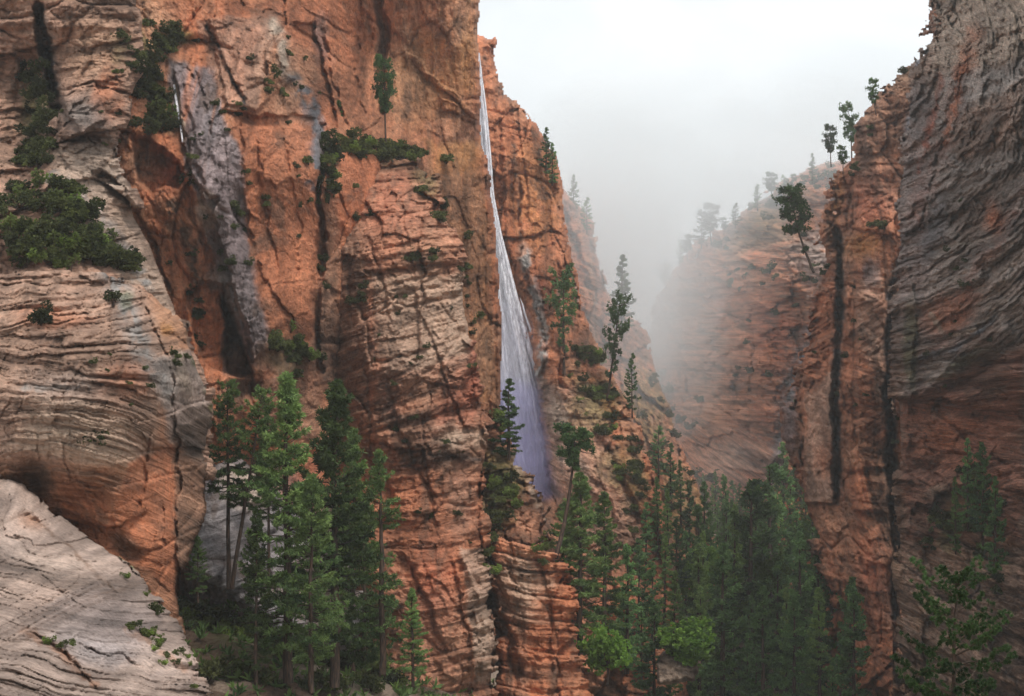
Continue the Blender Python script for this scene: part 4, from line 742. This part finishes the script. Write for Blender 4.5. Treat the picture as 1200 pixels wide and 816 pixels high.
def patch(n, blobs, sz, kinds, label, group, seed):
    rr = random.Random(seed)
    for i in range(n):
        cx, cy, rx, ry, an = rr.choice(blobs); a = rr.gauss(0, .5); b = rr.gauss(0, .5); c, s = math.cos(math.radians(an)), math.sin(math.radians(an))
        shrub(cx+a*rx*c-b*ry*s, cy+a*rx*s+b*ry*c, rr.uniform(*sz), rr.choice(kinds), label, group)
patch(84, [(52, 245, 40, 34, 30), (45, 285, 34, 24, 0), (100, 300, 50, 14, 8), (80, 270, 44, 26, 30), (60, 300, 50, 14, 0), (140, 312, 18, 7, 10)], (16, 30), (0, 1, 1, 2), 'bushy green shrub on the ledge above the layered dome', 'shrubs on the ledge above the dome', 1)
patch(44, [(45, 140, 18, 60, 0), (50, 180, 20, 20, 0), (42, 100, 12, 30, 0)], (12, 22), (0, 1, 3), 'dark green shrub in the mossy recess by the left edge', 'shrubs in the recess at the left edge', 2)
patch(60, [(205, 45, 36, 20, 0), (170, 90, 16, 46, -15), (185, 140, 18, 26, -20), (190, 60, 20, 30, 0)], (10, 20), (0, 1, 3, 3), 'green shrub in the overgrown gully near the top left', 'shrubs in the top left gully', 3)
shrub(190, 150, 34, 2, 'bright green bush overhanging the orange alcove in the top left gully', None)
shrub(222, 215, 26, 1, 'green bush on the grey streaked rock beside the thin white trickle', None); shrub(116, 520, 24, 0, 'single round dark bush stuck on the face of the layered dome', None)
shrub(48, 378, 24, 3, 'dark bush on the upper left face of the layered dome', None); shrub(136, 352, 14, 0, 'small dark bush by the vertical crack near the dome top', None)
shrub(141, 50, 16, 0, 'small bush on the pink cliff beside the overgrown gully', None); shrub(185, 718, 14, 0, 'small dark bush on the edge of the pale slickrock slope', None)
patch(24, [(255, 250, 40, 40, 40), (270, 300, 20, 24, 0), (230, 350, 14, 50, 0), (200, 300, 14, 50, -20), (205, 420, 20, 30, -20)], (7, 13), (0, 3), 'small dark shrub clinging to the grey streaked rock above the alcove', 'small shrubs on the streaked rock', 4)
patch(26, [(340, 400, 26, 10, 0), (350, 420, 24, 20, 0), (320, 405, 12, 8, 0)], (9, 18), (1, 2, 0), 'light green shrub on the ledge behind the tall left pines', 'shrubs on the ledge behind the pines', 5)
patch(60, [(440, 180, 56, 14, 2), (410, 175, 30, 14, 0), (470, 180, 30, 12, 8), (385, 200, 10, 26, 0)], (11, 20), (0, 1, 1, 2), 'green shrub on the overgrown top ledge of the central buttress', 'shrubs on the buttress top ledge', 6)
patch(40, [(505, 235, 16, 30, -30), (490, 310, 24, 12, 0), (515, 265, 10, 16, 0), (405, 250, 30, 40, 0), (380, 300, 8, 60, 0), (545, 340, 5, 40, 0), (420, 350, 20, 40, 0), (555, 390, 5, 30, 0)], (7, 15), (0, 0, 3, 1), 'dark shrub in a crevice of the central buttress', 'shrubs in the buttress crevices', 7)
patch(44, [(585, 500, 14, 14, 0), (590, 570, 26, 20, 30), (580, 600, 20, 24, 0), (600, 590, 26, 10, 20), (575, 640, 8, 20, 0), (640, 640, 10, 14, 0)], (9, 20), (1, 2, 2, 0), 'bright green shrub on the rocky hump before the waterfall', 'shrubs on the hump', 8)
patch(86, [(690, 450, 36, 20, 40), (710, 490, 36, 26, 50), (740, 540, 40, 30, 50), (760, 590, 40, 30, 50), (690, 420, 20, 14, 0), (730, 640, 40, 40, 0)], (7, 15), (0, 1, 0, 3, 2), 'green shrub on the rocky slope right of the waterfall', 'shrubs on the waterfall slope', 9)
patch(34, [(790, 490, 30, 30, 40), (770, 450, 16, 16, 0), (830, 560, 20, 20, 0)], (7, 14), (0, 3), 'hazy dark shrub at the mouth of the fog filled gap', 'shrubs by the foggy gap', 10)
patch(44, [(900, 240, 50, 12, -28), (850, 290, 30, 14, -30), (960, 210, 30, 14, -20), (880, 330, 40, 20, 0), (930, 270, 40, 20, 0)], (6, 13), (0, 3), 'faint shrub on the upper slope of the far foggy cliff', 'shrubs on the far cliff', 11)
patch(24, [(960, 320, 10, 20, 20), (1050, 90, 24, 6, -50), (1010, 165, 20, 6, -50), (1000, 200, 10, 10, 0), (1030, 265, 10, 4, 0)], (5, 11), (0, 3), 'small dark shrub on the rim and joints of the right pillars', 'shrubs on the right pillars', 12)
patch(46, [(1115, 610, 26, 26, 40), (1150, 610, 26, 30, 0), (1140, 560, 20, 20, 0), (1160, 680, 20, 30, 0), (1090, 640, 10, 20, 0)], (8, 18), (0, 1, 3), 'dark green shrub on the mossy lower part of the swept wall', 'shrubs on the swept wall', 13)
patch(26, [(200, 770, 30, 14, 30), (70, 755, 26, 12, 30), (180, 750, 30, 10, 30), (160, 690, 26, 6, 40)], (6, 12), (1, 2), 'tiny green plant in a seam of the pale slickrock slope', 'plants on the slickrock slope', 14)
patch(36, [(300, 200, 60, 140, 0), (330, 90, 40, 50, 0), (250, 150, 30, 60, 0)], (5, 10), (0, 1, 3), 'tiny shrub on the great orange wall', 'tiny shrubs on the great wall', 15)
patch(40, [(480, 400, 60, 120, 0), (500, 600, 50, 100, 0), (150, 430, 60, 70, 0), (120, 120, 60, 70, 0)], (4, 9), (0, 1, 3), 'tiny shrub rooted in a joint of the layered rock', 'tiny shrubs on the layered rock', 16)
patch(30, [(1110, 350, 40, 120, 0), (1020, 450, 30, 120, 0), (890, 420, 60, 60, 0)], (5, 10), (0, 3), 'tiny shrub on the right hand cliffs', 'tiny shrubs on the right cliffs', 17)
rr = random.Random(77)
for i in range(130):
    u = rr.uniform(205, 560); Y = rr.uniform(86, 118); x = (u-600)/F*Y; z = gz(x, Y); v = CY-z/Y*F
    D = hit(u, v)
    if v > 812 or (D and D < Y-.5): continue
    shrub(u, v, rr.uniform(16, 34), rr.choice((0, 0, 1, 2, 3)), 'undergrowth shrub on the shaded slope below the left pines', 'shrubs under the left pines', Y)
rr = random.Random(78)
for i in range(90):
    u = rr.uniform(585, 780); v = rr.uniform(690, 800); Y = rr.uniform(128, 165); x = (u-600)/F*Y; z = gz(x, Y); v = CY-z/Y*F
    D = hit(u, v)
    if v > 812 or (D and D < Y-.5): continue
    shrub(u, v, rr.uniform(14, 26), rr.choice((0, 1, 2, 3)), 'shrub in the thicket right of the layered pedestal', 'shrubs right of the pedestal', Y)
WANT.sort(key=lambda w: -w[0])
for w in WANT[:292]: put_shrub(*w[1:])
sp = Soup(); srr = np.random.default_rng(55)
for _, u, v, sz, kd, _l, _g, D in WANT[292:]:
    me = SH[kd][1]; nv = len(me.vertices); co_ = np.zeros(nv*3, np.float32); me.vertices.foreach_get('co', co_)
    ca = np.zeros(nv*4, np.float32); me.attributes['col'].data.foreach_get('color', ca)
    a = srr.uniform(0, 6.28); k = sz/F*D*.62; R3 = np.array([[math.cos(a), -math.sin(a), 0], [math.sin(a), math.cos(a), 0], [0, 0, .9]])
    nf = len(me.polygons); fv = np.zeros(nf*3, np.int32); me.loops.foreach_get('vertex_index', fv)
    sp.add(co_.reshape(-1, 3)@R3.T*k+np.array(P(u, v, D-.1)), fv.reshape(-1, 3), ca.reshape(-1, 4)[:, :3]*srr.uniform(.75, 1.25))
link('shrubbery', sp.mesh('shrubbery', M_BROAD), kind='stuff', label='many small shrubs dotted over the ledges and slopes')
# undergrowth
ug = np.random.default_rng(3); n = 16000
ux = ug.uniform(-60, 90, n); uy = ug.uniform(78, 300, n); m = fbm(ux*.08, uy*.08, 61, 3) > -.25; ux = ux[m]; uy = uy[m]
uz = ground_z(ux, uy)+.9*fbm(ux*.12, uy*.12, 5, 4)+.6*blocks(ux, uy, 3.5, 3.5, 6)+.15
sp = Soup(); tn = ug.random((len(ux), 1)); needles(sp, np.c_[ux, uy, uz], np.tile([0, 0, .8], (len(ux), 1)), .75, .16, 9, ug, DARKG+(LITG*.9-DARKG)*tn, .8)
link('undergrowth', sp.mesh('undergrowth', M_BROAD), kind='stuff', label='low green undergrowth covering the gorge floor and slopes')

# ------------------------------------------------------------------ waterfall
path = [(559, 58, 2.0), (561, 90, 3.5), (564, 130, 5.5), (568, 180, 6), (572, 230, 5.5), (579, 275, 7), (586, 320, 11), (592, 365, 16), (599, 410, 21), (607, 455, 25), (615, 500, 27), (625, 545, 28), (633, 592, 26)]
pu = np.array(path); vv = np.linspace(62, 590, 60)
cu = np.interp(vv, pu[:, 1], pu[:, 0]); cw = np.interp(vv, pu[:, 1], pu[:, 2])
w_r = np.random.default_rng(9); sp = Soup(); wbed = []
YW = 214.
for k in range(150):
    a = w_r.normal(0, .6); a = max(-1.35, min(1.35, a)); i0 = 0 if k < 40 else w_r.integers(0, 45); i1 = 60 if k < 40 else min(60, i0+w_r.integers(10, 30))
    if i1-i0 < 3: continue
    wob = .3*np.cumsum(w_r.normal(0, .25, 60)); off = cw*(a+wob*.35)
    if k < 40: off = np.clip(off, -cw*1.05, cw*1.05)
    dY = w_r.uniform(-1.2, 1.2)
    wid = (w_r.uniform(.7, 1.6) if k < 40 else w_r.uniform(.3, 1.0))*np.interp(vv, (62, 250, 400, 590), (.9, 2.2, 4.2, 5.5))*np.minimum(1, cw/4+.3)
    tap = np.sin(np.linspace(0, math.pi, i1-i0))**.5 if k >= 40 else np.ones(60)
    prev = None; V = []; ii = np.arange(i0, i1)
    for q, i in enumerate(ii):
        c = np.array(P(cu[i]+off[i], vv[i], YW+dY)); w = wid[i]*YW/F*.5*tap[q]+.01
        V += [c+[-w, .1, 0], c+[0, -.25*w-.02, 0], c+[w, .1, 0], c+[0, .25*w+.12, 0]]
    V = np.array(V); Fc = []
    for q in range(len(ii)-1):
        for j in range(4): Fc += [(q*4+j, q*4+(j+1) % 4, (q+1)*4+(j+1) % 4), (q*4+j, (q+1)*4+(j+1) % 4, (q+1)*4+j)]
    fade = np.repeat(np.interp(vv[ii], (62, 200, 380, 480, 560, 590), (1.1, 1.1, .9, .6, .25, .0)), 4)[:, None]
    sp.add(V, np.array(Fc), np.tile(fade, (1, 3)))
def water_material():
    m, nt, out = mat('falling_water'); L = nt.links.new
    g = N(nt, 'ShaderNodeNewGeometry'); mp = N(nt, 'ShaderNodeMapping'); mp.inputs['Scale'].default_value = (1.5, 1.5, .3); L(g.outputs['Position'], mp.inputs[0])
    n = N(nt, 'ShaderNodeTexNoise', Scale=1.4, Detail=6., Roughness=.65); L(mp.outputs[0], n.inputs['Vector'])
    a = N(nt, 'ShaderNodeAttribute', _attribute_name='col')
    mr = N(nt, 'ShaderNodeMapRange'); mr.inputs[1].default_value = .42; mr.inputs[2].default_value = .6; L(n.outputs[0], mr.inputs[0])
    mu = N(nt, 'ShaderNodeMath', _operation='MULTIPLY'); L(mr.outputs[0], mu.inputs[0]); L(a.outputs['Fac'], mu.inputs[1])
    m2 = N(nt, 'ShaderNodeMath', _operation='MULTIPLY'); m2.inputs[1].default_value = 1.0; L(mu.outputs[0], m2.inputs[0])
    d = N(nt, 'ShaderNodeBsdfPrincipled', Roughness=.4); d.inputs['Base Color'].default_value = (.95, .94, .99, 1)
    t = N(nt, 'ShaderNodeBsdfTransparent'); mx = N(nt, 'ShaderNodeMixShader'); L(m2.outputs[0], mx.inputs[0]); L(t.outputs[0], mx.inputs[1]); L(d.outputs[0], mx.inputs[2]); L(mx.outputs[0], out.inputs['Surface'])
    return m
link('waterfall', sp.mesh('waterfall', water_material(), True), kind='structure', label='long thin white waterfall dropping beside the orange wall')

WM = bpy.data.materials['falling_water']
tp_ = [(204, 100), (206, 115), (209, 132), (212, 150), (214, 168)]
tpt = []
for a, b in tp_: D_ = hit(a, b); tpt.append(P(a, b, (D_ or 108)-.25))
tv, tf = tube(tpt, [.09, .12, .12, .1, .05], 6); sp = Soup(); sp.add(tv, tf, (1.6, 1.6, 1.6))
link('water_trickle', sp.mesh('water_trickle', WM, True), kind='structure', label='thin white trickle running down the grey streaked rock at the upper left')
# ------------------------------------------------------------------ fog
def vol_material(name, dens, col=(.95, .985, 1)):
    m, nt, out = mat(name); v = N(nt, 'ShaderNodeVolumePrincipled', Density=dens); v.inputs['Color'].default_value = (*col, 1); v.inputs['Anisotropy'].default_value = .25
    nt.links.new(v.outputs[0], out.inputs['Volume']); return m
def box(name, a, b, m, **kw):
    v = np.array([(x, y, z) for x in (a[0], b[0]) for y in (a[1], b[1]) for z in (a[2], b[2])], float)
    f = np.array([(0, 1, 3, 2), (4, 6, 7, 5), (0, 4, 5, 1), (2, 3, 7, 6), (0, 2, 6, 4), (1, 5, 7, 3)])
    me = new_mesh(name, v, f, m, smooth=False); return link(name, me, **kw)
HAZE = .0003
box('haze', (-3100, -2100, -176), (3100, 4100, 130), vol_material('thin_haze', HAZE), kind='stuff', label='thin even haze filling the gorge')
def fogbank(name, c, rad, dens, seed, label, tint=(.95, .985, 1)):
    n1, n2 = 64, 40; th = np.linspace(0, 2*math.pi, n1, endpoint=False); ph = np.linspace(.02, math.pi-.02, n2)
    T, Ph = np.meshgrid(th, ph); d = np.stack([np.sin(Ph)*np.cos(T), np.sin(Ph)*np.sin(T), np.cos(Ph)], -1)
    k = 1+.16*fbm(np.cos(T)*2+Ph*1.2+20, np.sin(T)*2+Ph*2+20, seed, 4)
    v = d*k[..., None]*np.array(rad)+np.array(c)
    idx = np.arange(n1*n2).reshape(n2, n1); nx = np.roll(idx, -1, 1)
    f = np.stack([idx[:-1], idx[1:], nx[1:], nx[:-1]], -1).reshape(-1, 4)
    V = np.concatenate([v.reshape(-1, 3), [[c[0], c[1], c[2]+rad[2]*1.0], [c[0], c[1], c[2]-rad[2]*1.0]]]); a = n1*n2
    me = new_mesh(name, V, f, vol_material(name+'_vapour', dens, tint)); 
    import bmesh
    bm = bmesh.new(); bm.from_mesh(me); bmesh.ops.holes_fill(bm, edges=[e for e in bm.edges if e.is_boundary], sides=0); bm.to_mesh(me); bm.free()
    return link('mist', me, kind='stuff', label=label)
def bank(c, rad, dens, seed, label):
    for k, q in enumerate((1.15, .85, .6, .38)):
        fogbank('mist_%d_%d' % (seed, k), (c[0]+rad[0]*.12*math.sin(seed+k*2), c[1], c[2]+rad[2]*.1*math.cos(seed*2+k)), [q*a for a in rad], dens*(.35, .5, .7, .9)[k], seed*5+k, label)
bank(P(736, 290, 430), (34, 110, 52), .006, 1, 'thick fog filling the gap between the far walls')
bank(P(722, 300, 320), (24, 40, 36), .006, 2, 'drifting fog over the lip of the misty wall')
bank(P(840, 205, 450), (64, 80, 24), .005, 3, 'fog over the rim of the far cliff')
bank(P(670, 170, 300), (24, 40, 26), .004, 4, 'fog touching the rim of the waterfall wall')
bank(P(762, 390, 470), (20, 40, 26), .006, 6, 'fog thinning out against the far cliff')
bank(P(880, 560, 330), (50, 60, 26), .0009, 7, 'thin mist among the trees at the head of the valley')
bank(P(738, 400, 285), (16, 26, 26), .006, 9, 'light mist over the lower end of the misty ridge')
bank(P(975, 150, 300), (22, 40, 16), .006, 5, 'fog behind the skyline pines on the right')
def plume(name, v0, v1, wk, dens, tint, seed, label, dep=1.3):
    n = 90; k = 20; vs_ = np.linspace(v0, v1, n); ang = np.linspace(0, 2*math.pi, k, endpoint=False)
    cx_ = np.interp(vs_, pu[:, 1], pu[:, 0]); ww = np.interp(vs_, pu[:, 1], pu[:, 2])*wk*YW/F
    ends = np.clip(np.minimum(np.arange(n), (n-1-np.arange(n))*.6)/10+.03, 0, 1)**.6; ww = ww*ends
    A, Q = np.meshgrid(ang, np.arange(n)); nz = 1+.75*fbm(np.cos(A)*1.5+9, Q*.1+np.sin(A)*1.3, seed, 5, .65)
    X = (cx_[Q]-CX)/F*YW+np.cos(A)*ww[Q]*nz; Y_ = YW+np.sin(A)*(ww[Q]*.5+.25)*dep*nz*ends[Q]; Z = (CY-vs_[Q])/F*YW
    V = np.stack([X, Y_, Z], -1).reshape(-1, 3); idx = np.arange(n*k).reshape(n, k); nx = np.roll(idx, -1, 1)
    f = np.stack([idx[:-1], nx[:-1], nx[1:], idx[1:]], -1).reshape(-1, 4)
    me = new_mesh(name, V, f, vol_material(name+'_spray', dens, tint))
    import bmesh
    bm = bmesh.new(); bm.from_mesh(me); bmesh.ops.holes_fill(bm, edges=[e for e in bm.edges if e.is_boundary], sides=0); bmesh.ops.recalc_face_normals(bm, faces=bm.faces); bm.to_mesh(me); bm.free()
    return link('spray', me, kind='stuff', label=label)
plume('fall_core', 54, 500, .42, .8, (1, 1, 1), 300, 'dense white core of the falling water')
plume('fall_veil', 56, 575, .9, .13, (.98, .975, 1), 301, 'white veil of falling water')
plume('fall_edge', 90, 596, 1.25, .06, (.96, .955, 1), 305, 'loose white spray at the edges of the waterfall')
plume('fall_haze', 330, 600, 1.5, .06, (.82, .81, 1), 302, 'bluish spray drifting round the lower waterfall')
plume('foot_haze', 440, 606, 2.0, .07, (.68, .67, 1), 303, 'bluish spray at the foot of the waterfall', 1.8)

# ------------------------------------------------------------------ camera, sky, sun
cam = bpy.data.cameras.new('camera'); cam.sensor_width = 36; cam.lens = F/1200*36; cam.clip_end = 9000; cam.clip_start = .5
co = bpy.data.objects.new('camera', cam); COL.objects.link(co); co.rotation_euler = (math.radians(90), 0, 0); S.camera = co
W = bpy.data.worlds.new('World'); S.world = W; W.use_nodes = True; nt = W.node_tree; nt.nodes.clear(); L = nt.links.new
EL, AZ = math.radians(60), math.radians(140)     # azimuth clockwise from +Y: behind the camera, to the right
sky = nt.nodes.new('ShaderNodeTexSky'); sky.sky_type = 'NISHITA'; sky.sun_disc = False; sky.sun_elevation = EL; sky.sun_rotation = AZ; sky.air_density = 1; sky.dust_density = 4
hs = nt.nodes.new('ShaderNodeHueSaturation'); hs.inputs['Saturation'].default_value = .1; L(sky.outputs[0], hs.inputs['Color'])
tc = nt.nodes.new('ShaderNodeTexCoord'); mp = nt.nodes.new('ShaderNodeMapping'); mp.inputs['Scale'].default_value = (1, 1, 1.8); L(tc.outputs['Generated'], mp.inputs[0])
no = nt.nodes.new('ShaderNodeTexNoise'); no.inputs['Scale'].default_value = 5; no.inputs['Detail'].default_value = 7; no.inputs['Distortion'].default_value = .6; L(mp.outputs[0], no.inputs['Vector'])
cr = nt.nodes.new('ShaderNodeValToRGB'); cr.color_ramp.elements[0].position = .3; cr.color_ramp.elements[0].color = (6.5, 7.0, 7.3, 1); cr.color_ramp.elements[1].position = .7; cr.color_ramp.elements[1].color = (8.7, 9.1, 9.3, 1)
L(no.outputs[0], cr.inputs[0])
mx = nt.nodes.new('ShaderNodeMix'); mx.data_type = 'RGBA'; mx.inputs[0].default_value = .8; L(hs.outputs[0], mx.inputs[6]); L(cr.outputs[0], mx.inputs[7])
bg = nt.nodes.new('ShaderNodeBackground'); bg.inputs['Strength'].default_value = .096; L(mx.outputs[2], bg.inputs['Color'])
ow = nt.nodes.new('ShaderNodeOutputWorld'); L(bg.outputs[0], ow.inputs['Surface'])
sun = bpy.data.lights.new('sun', 'SUN'); sun.energy = 1.5; sun.angle = math.radians(14); sun.color = (1, .95, .88)
so = bpy.data.objects.new('sun', sun); COL.objects.link(so)
dv = Vector((math.sin(AZ)*math.cos(EL), math.cos(AZ)*math.cos(EL), math.sin(EL)))
so.rotation_euler = dv.to_track_quat('Z', 'Y').to_euler()
S.view_settings.view_transform = 'Standard'; S.view_settings.look = 'None'; S.view_settings.exposure = .6; S.view_settings.gamma = 1
S.render.engine = 'CYCLES'; cy = S.cycles; cy.max_bounces = 8; cy.diffuse_bounces = 3; cy.volume_bounces = 5; cy.transparent_max_bounces = 48; cy.use_denoising = True; cy.denoiser = 'OPENIMAGEDENOISE'; cy.denoising_input_passes = 'RGB_ALBEDO_NORMAL'; cy.denoising_prefilter = 'ACCURATE'
print('SHRUBS', SHN[0], 'OBJ', len(S.objects))
